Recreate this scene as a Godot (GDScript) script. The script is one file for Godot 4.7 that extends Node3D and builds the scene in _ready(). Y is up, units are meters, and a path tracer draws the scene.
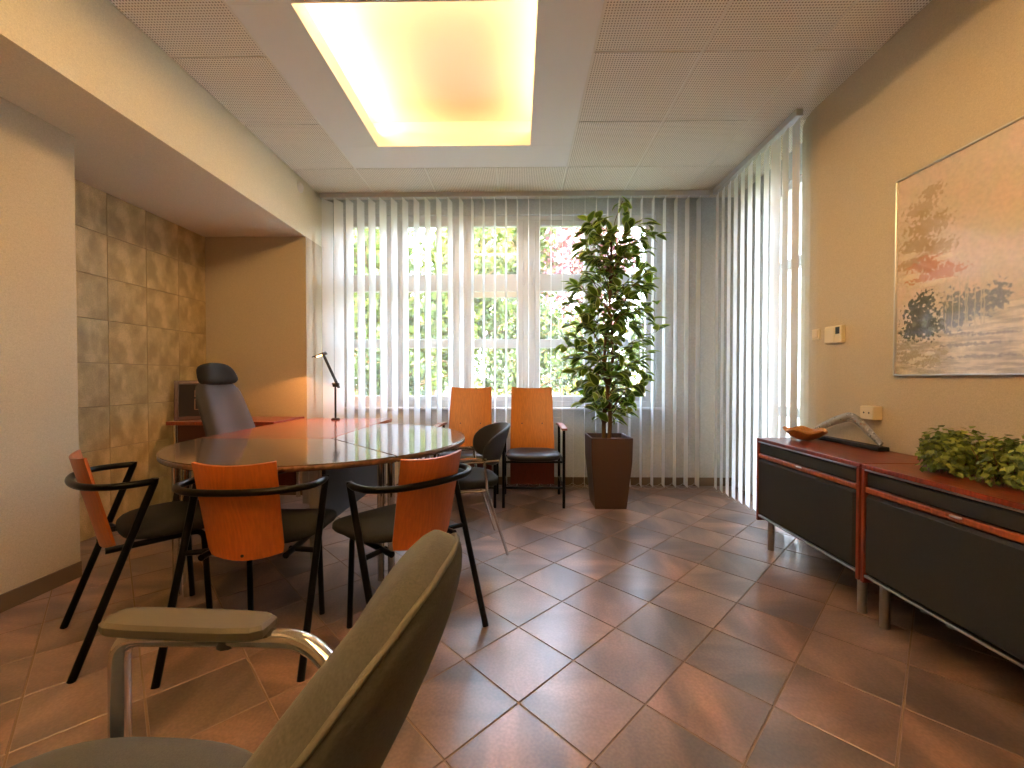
extends Node3D
# Office with a round meeting table, vertical blinds and a lit ceiling recess. Metres, y up, camera looks to -z.

const CEIL := 2.92
const X_RIGHT := 2.0
const X_SOFFIT := -1.985
const Y_SOFFIT := 2.42
const X_PIER := -2.43
const Z_PIER := -2.25
const X_ALCOVE := -2.935
const Z_ALCOVE := -3.86
const Z_BACK := -4.25
const Z_FRONT := 2.6

var M := {}
var taken := {}
var rng := RandomNumberGenerator.new()

# ---------------------------------------------------------------- naming
func numbered(n: String) -> String:
	if not taken.has(n):
		taken[n] = 0
		return n
	taken[n] += 1
	return "%s_%03d" % [n, taken[n]]

func tag(o: Node, label: String, category: String, group := "") -> void:
	o.set_meta("label", label)
	o.set_meta("category", category)
	if group != "":
		o.set_meta("group", group)

func thing(called: String, label: String, category: String, at := Vector3.ZERO, turn := 0.0, group := "") -> Node3D:
	var o := Node3D.new()
	o.name = numbered(called)
	add_child(o)
	o.position = at
	o.rotation.y = turn
	tag(o, label, category, group)
	return o

func part(called: String, st: SurfaceTool, m: Material, parent: Node) -> MeshInstance3D:
	st.generate_normals()
	var o := MeshInstance3D.new()
	o.mesh = st.commit()
	o.material_override = m
	o.name = called
	parent.add_child(o, true)
	return o

func inst(called: String, mesh: Mesh, m: Material, parent: Node, t := Transform3D.IDENTITY) -> MeshInstance3D:
	var o := MeshInstance3D.new()
	o.mesh = mesh
	o.material_override = m
	o.name = called
	o.transform = t
	parent.add_child(o, true)
	return o

func struct(called: String, st: SurfaceTool, m: Material) -> MeshInstance3D:
	var o := part(called, st, m, self)
	o.set_meta("kind", "structure")
	return o

func struct_node(called: String) -> Node3D:
	var o := Node3D.new()
	o.name = called
	add_child(o)
	o.set_meta("kind", "structure")
	return o

func copy_of(src: Node3D, label: String, at: Vector3, turn: float) -> Node3D:
	var base: String = src.name
	var c: Node3D = src.duplicate()
	c.name = numbered(base)
	add_child(c)
	c.position = at
	c.rotation.y = turn
	c.set_meta("label", label)
	return c

# ---------------------------------------------------------------- shapes
func S() -> SurfaceTool:
	var st := SurfaceTool.new()
	st.begin(Mesh.PRIMITIVE_TRIANGLES)
	return st

func vtx(st: SurfaceTool, p: Vector3, uv := Vector2.ZERO) -> void:
	st.set_uv(uv)
	st.add_vertex(p)

# corners counter-clockwise seen from outside
func quad(st: SurfaceTool, a: Vector3, b: Vector3, c: Vector3, d: Vector3) -> void:
	vtx(st, a); vtx(st, c); vtx(st, b)
	vtx(st, a); vtx(st, d); vtx(st, c)

func tri(st: SurfaceTool, a: Vector3, b: Vector3, c: Vector3) -> void:
	vtx(st, a); vtx(st, c); vtx(st, b)

func face(st: SurfaceTool, pts: Array, out: Vector3) -> void:
	var n: Vector3 = (pts[1] - pts[0]).cross(pts[2] - pts[0])
	var flip := n.dot(out) < 0.0
	for i in range(1, pts.size() - 1):
		if flip:
			tri(st, pts[0], pts[i + 1], pts[i])
		else:
			tri(st, pts[0], pts[i], pts[i + 1])

func box(st: SurfaceTool, c: Vector3, s: Vector3, bev := 0.003, t := Transform3D.IDENTITY) -> void:
	st.set_smooth_group(-1)
	var h := s * 0.5
	var b: float = minf(bev, minf(h.x, minf(h.y, h.z)) * 0.9)
	var V := {}
	for sx in [-1, 1]:
		for sy in [-1, 1]:
			for sz in [-1, 1]:
				V[[0, sx, sy, sz]] = t * (c + Vector3(sx * h.x, sy * (h.y - b), sz * (h.z - b)))
				V[[1, sx, sy, sz]] = t * (c + Vector3(sx * (h.x - b), sy * h.y, sz * (h.z - b)))
				V[[2, sx, sy, sz]] = t * (c + Vector3(sx * (h.x - b), sy * (h.y - b), sz * h.z))
	for s1 in [-1, 1]:
		face(st, [V[[0, s1, -1, -1]], V[[0, s1, 1, -1]], V[[0, s1, 1, 1]], V[[0, s1, -1, 1]]], t.basis * Vector3(s1, 0, 0))
		face(st, [V[[1, -1, s1, -1]], V[[1, 1, s1, -1]], V[[1, 1, s1, 1]], V[[1, -1, s1, 1]]], t.basis * Vector3(0, s1, 0))
		face(st, [V[[2, -1, -1, s1]], V[[2, 1, -1, s1]], V[[2, 1, 1, s1]], V[[2, -1, 1, s1]]], t.basis * Vector3(0, 0, s1))
	if bev <= 0.0:
		return
	for a in [-1, 1]:
		for e in [-1, 1]:
			face(st, [V[[0, a, e, -1]], V[[0, a, e, 1]], V[[1, a, e, 1]], V[[1, a, e, -1]]], t.basis * Vector3(a, e, 0))
			face(st, [V[[0, a, -1, e]], V[[0, a, 1, e]], V[[2, a, 1, e]], V[[2, a, -1, e]]], t.basis * Vector3(a, 0, e))
			face(st, [V[[1, -1, a, e]], V[[1, 1, a, e]], V[[2, 1, a, e]], V[[2, -1, a, e]]], t.basis * Vector3(0, a, e))
			for g in [-1, 1]:
				face(st, [V[[0, a, e, g]], V[[1, a, e, g]], V[[2, a, e, g]]], t.basis * Vector3(a, e, g))

# box given by its two corners
func bb(st: SurfaceTool, a: Vector3, b: Vector3, bev := 0.0) -> void:
	box(st, (a + b) * 0.5, (b - a).abs(), bev)

func tube(st: SurfaceTool, pts: Array, r, segs := 10, caps := true) -> void:
	var n := pts.size()
	var T := []
	for i in n:
		var d: Vector3 = pts[mini(i + 1, n - 1)] - pts[maxi(i - 1, 0)]
		T.append(d.normalized())
	var up := Vector3.UP if absf(T[0].y) < 0.9 else Vector3.RIGHT
	var N: Vector3 = (up - T[0] * up.dot(T[0])).normalized()
	var rings := []
	for i in n:
		N = (N - T[i] * N.dot(T[i])).normalized()
		var Bn: Vector3 = T[i].cross(N)
		var rr: float = r[i] if r is Array else r
		var ring := []
		for k in segs:
			var a := TAU * k / segs
			ring.append(pts[i] + (N * cos(a) + Bn * sin(a)) * rr)
		rings.append(ring)
	st.set_smooth_group(1)
	for i in n - 1:
		for k in segs:
			var k2 := (k + 1) % segs
			quad(st, rings[i][k], rings[i][k2], rings[i + 1][k2], rings[i + 1][k])
	if caps:
		st.set_smooth_group(-1)
		face(st, rings[0], -T[0])
		face(st, rings[n - 1], T[n - 1])

func fillet(pts: Array, r: float, steps := 5) -> Array:
	var out := [pts[0]]
	for i in range(1, pts.size() - 1):
		var p: Vector3 = pts[i]
		var a: Vector3 = pts[i - 1] - p
		var b: Vector3 = pts[i + 1] - p
		var d: float = minf(r, minf(a.length(), b.length()) * 0.49)
		var pa := p + a.normalized() * d
		var pb := p + b.normalized() * d
		for k in steps + 1:
			var t := float(k) / steps
			out.append(pa.lerp(p, t).lerp(p.lerp(pb, t), t))
	out.append(pts[-1])
	return out

func spline(pts: Array, steps := 6) -> Array:
	var out := []
	var n := pts.size()
	for i in n - 1:
		var p0: Vector3 = pts[maxi(i - 1, 0)]
		var p3: Vector3 = pts[mini(i + 2, n - 1)]
		for k in steps:
			var t := float(k) / steps
			out.append(pts[i].cubic_interpolate(pts[i + 1], p0, p3, t))
	out.append(pts[n - 1])
	return out

func lathe(st: SurfaceTool, prof: Array, segs := 24, t := Transform3D.IDENTITY, smooth := true) -> void:
	st.set_smooth_group(1 if smooth else -1)
	for i in prof.size() - 1:
		for k in segs:
			var a := TAU * k / segs
			var b := TAU * (k + 1) / segs
			var p: Vector2 = prof[i]
			var q: Vector2 = prof[i + 1]
			var v0 := t * Vector3(p.x * cos(a), p.y, p.x * sin(a))
			var v1 := t * Vector3(p.x * cos(b), p.y, p.x * sin(b))
			var v2 := t * Vector3(q.x * cos(b), q.y, q.x * sin(b))
			var v3 := t * Vector3(q.x * cos(a), q.y, q.x * sin(a))
			if p.x > 1e-5:
				tri(st, v0, v2, v1)
			if q.x > 1e-5:
				tri(st, v0, v3, v2)

# polygon in the xz plane extruded from y0 to y1
func prism(st: SurfaceTool, poly: PackedVector2Array, y0: float, y1: float, bev := 0.002, t := Transform3D.IDENTITY, uvs := 0.0, uvc := Vector2.ZERO) -> void:
	var P := poly
	if Geometry2D.is_polygon_clockwise(P):
		P = P.duplicate()
		P.reverse()
	var n := P.size()
	var inner := PackedVector2Array()
	for i in n:
		var a := (P[i] - P[(i + n - 1) % n]).normalized()
		var b := (P[(i + 1) % n] - P[i]).normalized()
		var na := Vector2(-a.y, a.x)
		var nb := Vector2(-b.y, b.x)
		var m := (na + nb)
		m = m / maxf(m.length_squared() * 0.5, 0.2)
		inner.append(P[i] + m * bev)
	st.set_smooth_group(-1)
	for i in n:
		var j := (i + 1) % n
		var o := Vector3(P[j].y - P[i].y, 0, -(P[j].x - P[i].x))
		var lo := y0 + bev
		var hi := y1 - bev
		face(st, [t * Vector3(P[i].x, lo, P[i].y), t * Vector3(P[j].x, lo, P[j].y), t * Vector3(P[j].x, hi, P[j].y), t * Vector3(P[i].x, hi, P[i].y)], t.basis * o)
		if bev > 0.0:
			face(st, [t * Vector3(P[i].x, hi, P[i].y), t * Vector3(P[j].x, hi, P[j].y), t * Vector3(inner[j].x, y1, inner[j].y), t * Vector3(inner[i].x, y1, inner[i].y)], t.basis * (o.normalized() + Vector3.UP))
			face(st, [t * Vector3(P[i].x, lo, P[i].y), t * Vector3(P[j].x, lo, P[j].y), t * Vector3(inner[j].x, y0, inner[j].y), t * Vector3(inner[i].x, y0, inner[i].y)], t.basis * (o.normalized() - Vector3.UP))
	var idx := Geometry2D.triangulate_polygon(inner)
	for i in range(0, idx.size(), 3):
		for s in [1, -1]:
			var y: float = y1 if s > 0 else y0
			var q := []
			for k in 3:
				var w := inner[idx[i + k]]
				q.append([t * Vector3(w.x, y, w.y), (w - uvc) * uvs + Vector2(0.5, 0.5)])
			var nrm: Vector3 = (q[1][0] - q[0][0]).cross(q[2][0] - q[0][0])
			if nrm.dot(t.basis * Vector3(0, s, 0)) < 0:
				var sw = q[1]
				q[1] = q[2]
				q[2] = sw
			vtx(st, q[0][0], q[0][1]); vtx(st, q[2][0], q[2][1]); vtx(st, q[1][0], q[1][1])

# sheet of nu x nv cells; fn(u, v) gives its middle, th(u, v) its thickness
func shell(st: SurfaceTool, nu: int, nv: int, fn: Callable, th: Callable) -> void:
	var F := []
	var K := []
	var e := 0.002
	for i in nu + 1:
		var fr := []
		var kr := []
		for j in nv + 1:
			var u := float(i) / nu
			var v := float(j) / nv
			var du: Vector3 = fn.call(minf(u + e, 1), v) - fn.call(maxf(u - e, 0), v)
			var dv: Vector3 = fn.call(u, minf(v + e, 1)) - fn.call(u, maxf(v - e, 0))
			var nrm := du.cross(dv).normalized()
			var p: Vector3 = fn.call(u, v)
			var hh: float = th.call(u, v) * 0.5
			fr.append(p + nrm * hh)
			kr.append(p - nrm * hh)
		F.append(fr)
		K.append(kr)
	st.set_smooth_group(1)
	for i in nu:
		for j in nv:
			quad(st, F[i][j], F[i + 1][j], F[i + 1][j + 1], F[i][j + 1])
	st.set_smooth_group(2)
	for i in nu:
		for j in nv:
			quad(st, K[i][j], K[i][j + 1], K[i + 1][j + 1], K[i + 1][j])
	st.set_smooth_group(3)
	for i in nu:
		quad(st, F[i][0], K[i][0], K[i + 1][0], F[i + 1][0])
		quad(st, F[i + 1][nv], K[i + 1][nv], K[i][nv], F[i][nv])
	for j in nv:
		quad(st, F[0][j + 1], K[0][j + 1], K[0][j], F[0][j])
		quad(st, F[nu][j], K[nu][j], K[nu][j + 1], F[nu][j + 1])

# padded disc: fn(x, y) with x, y in the unit superellipse gives the middle surface, th(r) the thickness
func pad(st: SurfaceTool, na: int, nr: int, power: float, fn: Callable, th: Callable, front_share := 0.5) -> void:
	var F := []
	var K := []
	var e := 0.002
	for i in nr + 1:
		var r := sin(PI * 0.5 * i / nr)
		var fr := []
		var kr := []
		for k in na:
			var a := TAU * k / na
			var ca := cos(a)
			var sa := sin(a)
			var q := pow(pow(absf(ca), power) + pow(absf(sa), power), -1.0 / power)
			var x := r * q * ca
			var y := r * q * sa
			var p: Vector3 = fn.call(x, y)
			var nrm: Vector3 = (fn.call(x + e, y) - fn.call(x - e, y)).cross(fn.call(x, y + e) - fn.call(x, y - e)).normalized()
			var hh: float = th.call(r)
			fr.append(p + nrm * hh * front_share)
			kr.append(p - nrm * hh * (1.0 - front_share))
		F.append(fr)
		K.append(kr)
	st.set_smooth_group(1)
	for i in nr:
		for k in na:
			var k2 := (k + 1) % na
			if i > 0:
				quad(st, F[i][k], F[i + 1][k], F[i + 1][k2], F[i][k2])
				quad(st, K[i][k], K[i][k2], K[i + 1][k2], K[i + 1][k])
			else:
				tri(st, F[0][0], F[1][k], F[1][k2])
				tri(st, K[0][0], K[1][k2], K[1][k])
	for k in na:
		var k2 := (k + 1) % na
		quad(st, F[nr][k], K[nr][k], K[nr][k2], F[nr][k2])

# ---------------------------------------------------------------- textures and materials
func noise(freq: float, sd: int, oct := 4) -> FastNoiseLite:
	var n := FastNoiseLite.new()
	n.seed = sd
	n.frequency = freq
	n.fractal_octaves = oct
	n.noise_type = FastNoiseLite.TYPE_SIMPLEX_SMOOTH
	return n

# grey noise round 1 that repeats, stretched by sx, sy
func grain(size: int, freq: float, sd: int, lo: float, hi: float, sx := 1.0, sy := 1.0, oct := 4) -> ImageTexture:
	var n := noise(freq, sd, oct)
	var im := Image.create(size, size, false, Image.FORMAT_RGB8)
	for y in size:
		for x in size:
			var tx := TAU * x / size
			var ty := TAU * y / size
			var R := size / TAU
			var v := n.get_noise_3d(R * cos(tx) * sx, R * sin(tx) * sx + R * cos(ty) * sy * 1.37, R * sin(ty) * sy)
			v = lo + (hi - lo) * clampf(v * 0.9 + 0.5, 0, 1)
			im.set_pixel(x, y, Color(v, v, v))
	return ImageTexture.create_from_image(im)

func speckle(size: int, sd: int, lo: float, hi: float) -> ImageTexture:
	var r := RandomNumberGenerator.new()
	r.seed = sd
	var im := Image.create(size, size, false, Image.FORMAT_RGB8)
	for y in size:
		for x in size:
			var v := lo + (hi - lo) * (r.randf() + r.randf()) * 0.5
			im.set_pixel(x, y, Color(v, v, v))
	return ImageTexture.create_from_image(im)

func cloudy(size: int, sd: int, cols: Array, freq := 0.012, veins := 0.0, stretch := 0.6) -> ImageTexture:
	var a := noise(freq, sd, 4)
	var b := noise(freq * 0.8, sd + 50, 3)
	var c := noise(freq * 14.0, sd + 90, 2)
	var im := Image.create(size, size, false, Image.FORMAT_RGB8)
	for y in size:
		for x in size:
			var u := clampf(a.get_noise_2d(x * stretch, y) * 1.3 + 0.5, 0, 1)
			var w := clampf(b.get_noise_2d(x * stretch, y) * 1.7 + 0.30, 0, 1)
			var g := 1.0 + c.get_noise_2d(x, y) * 0.10
			var k: Color = cols[0].lerp(cols[1], u).lerp(cols[2], w * 0.75)
			if veins > 0.0:
				var d := absf(a.get_noise_2d(x * 0.6 + 300, y + 77))
				k = k.lerp(cols[3], veins * clampf(1.0 - d * 14.0, 0, 1))
			im.set_pixel(x, y, Color(k.r * g, k.g * g, k.b * g))
	return ImageTexture.create_from_image(im)

func mk(called: String, c: Color, rough := 0.6, metal := 0.0) -> StandardMaterial3D:
	var m := StandardMaterial3D.new()
	m.resource_name = called
	m.albedo_color = c
	m.roughness = rough
	m.metallic = metal
	M[called] = m
	return m

func tri_tex(m: StandardMaterial3D, t: Texture2D, scale: Vector3) -> void:
	m.albedo_texture = t
	m.uv1_triplanar = true
	m.uv1_scale = scale

func bump(m: StandardMaterial3D, t: Texture2D, cm: float) -> void:
	m.heightmap_enabled = true
	m.heightmap_texture = t
	m.heightmap_scale = cm

func c8(r: int, g: int, b: int) -> Color:
	return Color(r / 255.0, g / 255.0, b / 255.0)

func make_materials() -> void:
	var rough_grain := grain(256, 0.11, 5, 0.93, 1.0)
	var w := mk("wall_paint", c8(211, 196, 168), 0.85)
	var stipple := speckle(512, 19, 0.88, 1.0)
	tri_tex(w, stipple, Vector3(0.7, 0.7, 0.7))
	var sf := mk("soffit_paint", c8(246, 238, 214), 0.9)
	tri_tex(sf, stipple, Vector3(0.7, 0.7, 0.7))
	mk("ceiling_paint", c8(238, 235, 228), 0.9)
	var wb := mk("window_wall_paint", c8(206, 208, 206), 0.85)
	tri_tex(wb, rough_grain, Vector3(1.6, 1.6, 1.6))
	mk("grout", c8(150, 126, 104), 0.85)
	mk("wall_grout", c8(150, 132, 100), 0.9)
	mk("rail_paint", c8(232, 226, 212), 0.6)
	# perforated ceiling tile: one hole on a 20 mm pitch
	var im := Image.create(48, 48, false, Image.FORMAT_RGB8)
	for y in 48:
		for x in 48:
			var d := Vector2(x - 23.5, y - 23.5).length() / 48.0
			var k := smoothstep(0.22, 0.28, d)
			im.set_pixel(x, y, c8(150, 134, 112).lerp(c8(240, 232, 216), k))
	var pf := mk("perforated_board", Color.WHITE, 0.85)
	pf.albedo_texture = ImageTexture.create_from_image(im)
	pf.uv1_triplanar = true
	pf.uv1_scale = Vector3(1.0 / 0.0152, 1.0 / 0.0152, 1.0 / 0.0152)
	# floor tiles
	for k in 6:
		var t := cloudy(256, 11 + k * 7, [c8(146, 122, 107), c8(170, 140, 122), c8(104, 90, 83)], 0.013, 0.0, 0.3)
		var m := mk("floor_tile_%d" % k, Color(1, 1, 1), 0.28)
		m.albedo_texture = t
		m.metallic_specular = 0.72
	var tone := [Color(1.0, 0.98, 0.97), Color(0.92, 0.9, 0.9), Color(1.05, 0.98, 0.94), Color(0.97, 0.93, 0.92), Color(0.9, 0.9, 0.9), Color(1.0, 0.94, 0.9)]
	for k in 6:
		M["floor_tile_%d" % k].albedo_color = tone[k]
	for k in 5:
		var t := cloudy(192, 201 + k * 9, [c8(190, 172, 132), c8(212, 194, 152), c8(166, 148, 112)], 0.012)
		var m := mk("wall_tile_%d" % k, Color(1.0, 0.98, 0.92), 0.45)
		m.albedo_texture = t
	mk("skirting_tile", c8(112, 92, 70), 0.5)
	# woods
	var wood_long := grain(256, 0.035, 7, 0.72, 1.0, 4.0, 0.35)
	var ply := mk("orange_plywood", c8(198, 104, 38), 0.38)
	tri_tex(ply, grain(256, 0.05, 8, 0.86, 1.0, 2.5, 0.3), Vector3(3, 3, 3))
	var am := mk("amber_plywood", c8(210, 126, 34), 0.38)
	tri_tex(am, ply.albedo_texture, Vector3(3, 3, 3))
	var mp := mk("shaded_plywood", c8(126, 48, 28), 0.4)  # chair plywood darkened, shade under the seat put into its colour
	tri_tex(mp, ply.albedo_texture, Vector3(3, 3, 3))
	var ch := mk("cherry_wood", c8(158, 66, 42), 0.28)
	tri_tex(ch, wood_long, Vector3(2, 2, 2))
	var cl := mk("cherry_rail", c8(186, 98, 58), 0.35)
	tri_tex(cl, wood_long, Vector3(2, 2, 2))
	var dk := mk("red_desk_top", c8(178, 84, 52), 0.16)
	tri_tex(dk, grain(256, 0.04, 17, 0.85, 1.0, 3.0, 0.4), Vector3(2, 2, 2))
	var ot := mk("walnut_table_top", c8(112, 88, 66), 0.10)
	ot.metallic_specular = 0.7
	tri_tex(ot, grain(256, 0.04, 18, 0.85, 1.0, 0.4, 3.0), Vector3(2, 2, 2))
	mk("table_edge", c8(120, 82, 52), 0.3)
	mk("dark_mahogany", c8(74, 26, 20), 0.3)
	# metals
	mk("black_tube", c8(9, 9, 9), 0.32)
	M.black_tube.metallic_specular = 0.3
	mk("chrome", c8(205, 200, 195), 0.12, 1.0)
	mk("brushed_steel", c8(176, 172, 165), 0.3, 1.0)
	mk("silver_frame", c8(214, 212, 206), 0.3, 0.8)
	mk("black_plastic", c8(24, 24, 25), 0.5)
	mk("grey_plastic", c8(70, 72, 74), 0.45)
	mk("white_plastic", c8(226, 212, 176), 0.4)
	mk("white_pvc", c8(208, 207, 205), 0.35)
	# fabrics
	var fab := speckle(128, 21, 0.72, 1.0)
	var f1 := mk("charcoal_cloth", c8(44, 44, 43), 0.95)
	tri_tex(f1, fab, Vector3(9, 9, 9))
	f1.rim_enabled = true
	f1.rim = 0.1
	var f2 := mk("worn_grey_cloth", c8(86, 85, 80), 0.97)
	tri_tex(f2, fab, Vector3(7, 7, 7))
	f2.rim_enabled = true
	f2.rim = 0.15
	f2.rim_tint = 0.5
	bump(f2, speckle(128, 22, 0.0, 1.0), 0.05)
	var f3 := mk("grey_office_cloth", c8(92, 88, 92), 0.9)
	tri_tex(f3, fab, Vector3(10, 10, 10))
	var f4 := mk("black_panel_cloth", c8(50, 50, 50), 0.8)
	tri_tex(f4, fab, Vector3(8, 8, 8))
	mk("black_leather", c8(32, 29, 28), 0.4)
	mk("khaki_pad", c8(84, 76, 60), 0.6)
	mk("seam_thread", c8(98, 96, 86), 0.9)
	# window
	var gl := mk("clear_glass", Color(1, 1, 1, 0.06), 0.02)
	gl.transparency = BaseMaterial3D.TRANSPARENCY_ALPHA
	var pg := mk("picture_glass", Color(1, 1, 1, 0.05), 0.06)
	pg.transparency = BaseMaterial3D.TRANSPARENCY_ALPHA
	var sl := mk("blind_fabric", c8(242, 243, 240), 0.8)
	sl.backlight_enabled = true
	sl.backlight = Color(1.0, 1.0, 1.0)
	# plants
	mk("bark", c8(112, 82, 52), 0.9)
	mk("soil", c8(88, 52, 36), 1.0)
	mk("planter_brown", c8(78, 56, 48), 0.42)
	for k in 3:
		var lf := mk("ficus_leaf_%d" % k, Color.WHITE, 0.35)
		lf.vertex_color_use_as_albedo = true
		lf.backlight_enabled = true
		lf.backlight = Color(0.85, 0.95, 0.35)
	var bx := mk("box_leaf", Color.WHITE, 0.5)
	bx.vertex_color_use_as_albedo = true
	bx.backlight_enabled = true
	bx.backlight = Color(0.3, 0.3, 0.15)
	var tl := mk("tree_leaf", Color.WHITE, 0.5)
	tl.vertex_color_use_as_albedo = true
	tl.backlight_enabled = true
	tl.backlight = Color(0.7, 0.7, 0.5)
	var lawn := mk("lawn_grass", c8(96, 104, 44), 0.95)
	tri_tex(lawn, grain(256, 0.06, 41, 0.7, 1.0), Vector3(0.3, 0.3, 0.3))

# ---------------------------------------------------------------- lights, camera
func make_world() -> void:
	var cam := Camera3D.new()
	cam.name = "camera"
	cam.fov = rad_to_deg(2.0 * atan(384.0 / 415.0))
	cam.near = 0.02
	cam.far = 300.0
	add_child(cam)
	cam.position = Vector3(0, 1.1, 0)
	cam.rotation = Vector3(deg_to_rad(-0.83), deg_to_rad(0.9), 0)
	cam.current = true
	var we := WorldEnvironment.new()
	we.name = "world_environment"
	var e := Environment.new()
	e.background_mode = Environment.BG_SKY
	var sky := Sky.new()
	var sm := ProceduralSkyMaterial.new()
	sm.sky_top_color = Color(0.80, 0.88, 1.0)
	sm.sky_horizon_color = Color(0.97, 0.98, 1.0)
	sm.ground_bottom_color = Color(0.35, 0.37, 0.3)
	sm.ground_horizon_color = Color(0.7, 0.72, 0.68)
	sky.sky_material = sm
	e.sky = sky
	e.background_energy_multiplier = 8.5
	e.tonemap_mode = Environment.TONE_MAPPER_LINEAR
	e.tonemap_exposure = 3.75
	e.sdfgi_enabled = true
	e.ssao_enabled = true
	e.ssil_enabled = true
	we.environment = e
	add_child(we)
	var sun := DirectionalLight3D.new()
	sun.name = "sun"
	sun.light_color = Color(1.0, 0.96, 0.86)
	sun.light_energy = 4.0
	sun.light_angular_distance = 2.0
	sun.shadow_enabled = true
	sun.sky_mode = DirectionalLight3D.SKY_MODE_LIGHT_ONLY
	sun.rotation = Vector3(deg_to_rad(-48), deg_to_rad(-25), 0)
	add_child(sun)

# ---------------------------------------------------------------- room shell
func make_room() -> void:
	var st := S()
	# left: pier, alcove, soffit
	bb(st, Vector3(X_PIER - 0.75, 0, Z_PIER), Vector3(X_PIER, Y_SOFFIT, Z_FRONT))
	struct("wall_left", st, M.wall_paint)
	st = S()
	bb(st, Vector3(X_ALCOVE - 0.25, 0, Z_ALCOVE - 0.05), Vector3(X_ALCOVE - 0.008, Y_SOFFIT, Z_PIER))
	var av := struct("alcove_wall_back", st, M.wall_grout)
	# single wall tiles
	var tw := 0.31
	var th := 0.304
	var tile_mesh := []
	for k in 1:
		var ts := S()
		prism(ts, PackedVector2Array([Vector2(-th / 2 + 0.0015, -tw / 2 + 0.0015), Vector2(th / 2 - 0.0015, -tw / 2 + 0.0015), Vector2(th / 2 - 0.0015, tw / 2 - 0.0015), Vector2(-th / 2 + 0.0015, tw / 2 - 0.0015)]), 0.0, 0.008, 0.0015, Transform3D.IDENTITY, 1.0 / tw)
		ts.generate_normals()
		tile_mesh.append(ts.commit())
	rng.seed = 77
	for i in 6:
		for j in 8:
			var z := Z_ALCOVE + tw * (i + 0.5)
			var y := Y_SOFFIT - th * (j + 0.5)
			var z1 := z + tw / 2
			var lo := maxf(y - th / 2, 0.0)
			var m: Material = M["wall_tile_%d" % rng.randi_range(0, 4)]
			if z1 > Z_PIER or y - th / 2 < 0.0:
				z1 = minf(z1, Z_PIER - 0.001)
				if z1 - (z - tw / 2) < 0.02:
					continue
				var ts := S()
				var hy := (y + th / 2 - lo) / 2 - 0.0015
				var hz := (z1 - z + tw / 2) / 2 - 0.0015
				prism(ts, PackedVector2Array([Vector2(-hy, -hz), Vector2(hy, -hz), Vector2(hy, hz), Vector2(-hy, hz)]), 0.0, 0.008, 0.0015, Transform3D.IDENTITY, 1.0 / tw)
				ts.generate_normals()
				inst("tile", ts.commit(), m, av, Transform3D(Basis(Vector3(0, 1, 0), Vector3(1, 0, 0), Vector3(0, 0, -1)), Vector3(X_ALCOVE - 0.008, (lo + y + th / 2) / 2, (z - tw / 2 + z1) / 2)))
				continue
			inst("tile", tile_mesh[0], m, av, Transform3D(Basis(Vector3(0, 1, 0), Vector3(1, 0, 0), Vector3(0, 0, -1)), Vector3(X_ALCOVE - 0.008, y, z)))
	st = S()
	bb(st, Vector3(X_ALCOVE - 0.25, 0, Z_BACK - 0.3), Vector3(X_SOFFIT, Y_SOFFIT, Z_ALCOVE))
	struct("alcove_wall_side", st, M.wall_paint)
	st = S()
	bb(st, Vector3(X_ALCOVE - 0.25, Y_SOFFIT, Z_BACK - 0.3), Vector3(X_SOFFIT, CEIL + 0.3, Z_FRONT))
	struct("soffit_beam", st, M.soffit_paint)
	st = S()
	bb(st, Vector3(-3.2, 0, Z_FRONT), Vector3(2.6, CEIL + 0.3, Z_FRONT + 0.2))
	struct("wall_front", st, M.wall_paint)
	# right wall, its rounded end, and the window recess
	st = S()
	var poly := PackedVector2Array([Vector2(2.0, Z_FRONT), Vector2(2.0, -2.82), Vector2(2.005, -2.90), Vector2(2.02, -2.97), Vector2(2.045, -3.04), Vector2(2.08, -3.10), Vector2(2.13, -3.14), Vector2(2.2, -3.15), Vector2(2.5, -3.15), Vector2(2.5, Z_FRONT)])
	prism(st, poly, 0.0, CEIL + 0.3, 0.0)
	struct("wall_right", st, M.wall_paint)
	st = S()
	bb(st, Vector3(2.2, 0, Z_BACK - 0.3), Vector3(2.5, CEIL + 0.3, -3.66))
	bb(st, Vector3(2.2, 2.72, -3.66), Vector3(2.5, CEIL + 0.3, -3.15))
	struct("recess_wall_right", st, M.window_wall_paint)
	# back wall with the window opening
	st = S()
	bb(st, Vector3(X_SOFFIT, 0, Z_BACK - 0.3), Vector3(2.2, 0.80, Z_BACK))
	bb(st, Vector3(X_SOFFIT, 2.765, Z_BACK - 0.3), Vector3(2.2, CEIL + 0.3, Z_BACK))
	bb(st, Vector3(X_SOFFIT, 0.80, Z_BACK - 0.3), Vector3(-1.86, 2.765, Z_BACK))
	bb(st, Vector3(1.40, 0.80, Z_BACK - 0.3), Vector3(2.2, 2.765, Z_BACK))
	struct("wall_back", st, M.window_wall_paint)
	# skirting
	st = S()
	bb(st, Vector3(X_PIER, 0, Z_PIER), Vector3(X_PIER + 0.01, 0.085, Z_FRONT), 0.002)
	struct("baseboard_left", st, M.skirting_tile)
	st = S()
	bb(st, Vector3(X_SOFFIT, 0, Z_BACK), Vector3(2.2, 0.085, Z_BACK + 0.01), 0.002)
	struct("baseboard_back", st, M.skirting_tile)
	st = S()
	bb(st, Vector3(X_RIGHT - 0.01, 0, -2.80), Vector3(X_RIGHT, 0.085, Z_FRONT), 0.002)
	struct("baseboard_right", st, M.skirting_tile)
	st = S()
	bb(st, Vector3(X_ALCOVE, 0, Z_ALCOVE), Vector3(X_SOFFIT, 0.085, Z_ALCOVE + 0.01), 0.002)
	struct("baseboard_alcove", st, M.skirting_tile)
	make_floor()
	make_ceiling()
	make_windows()

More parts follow.
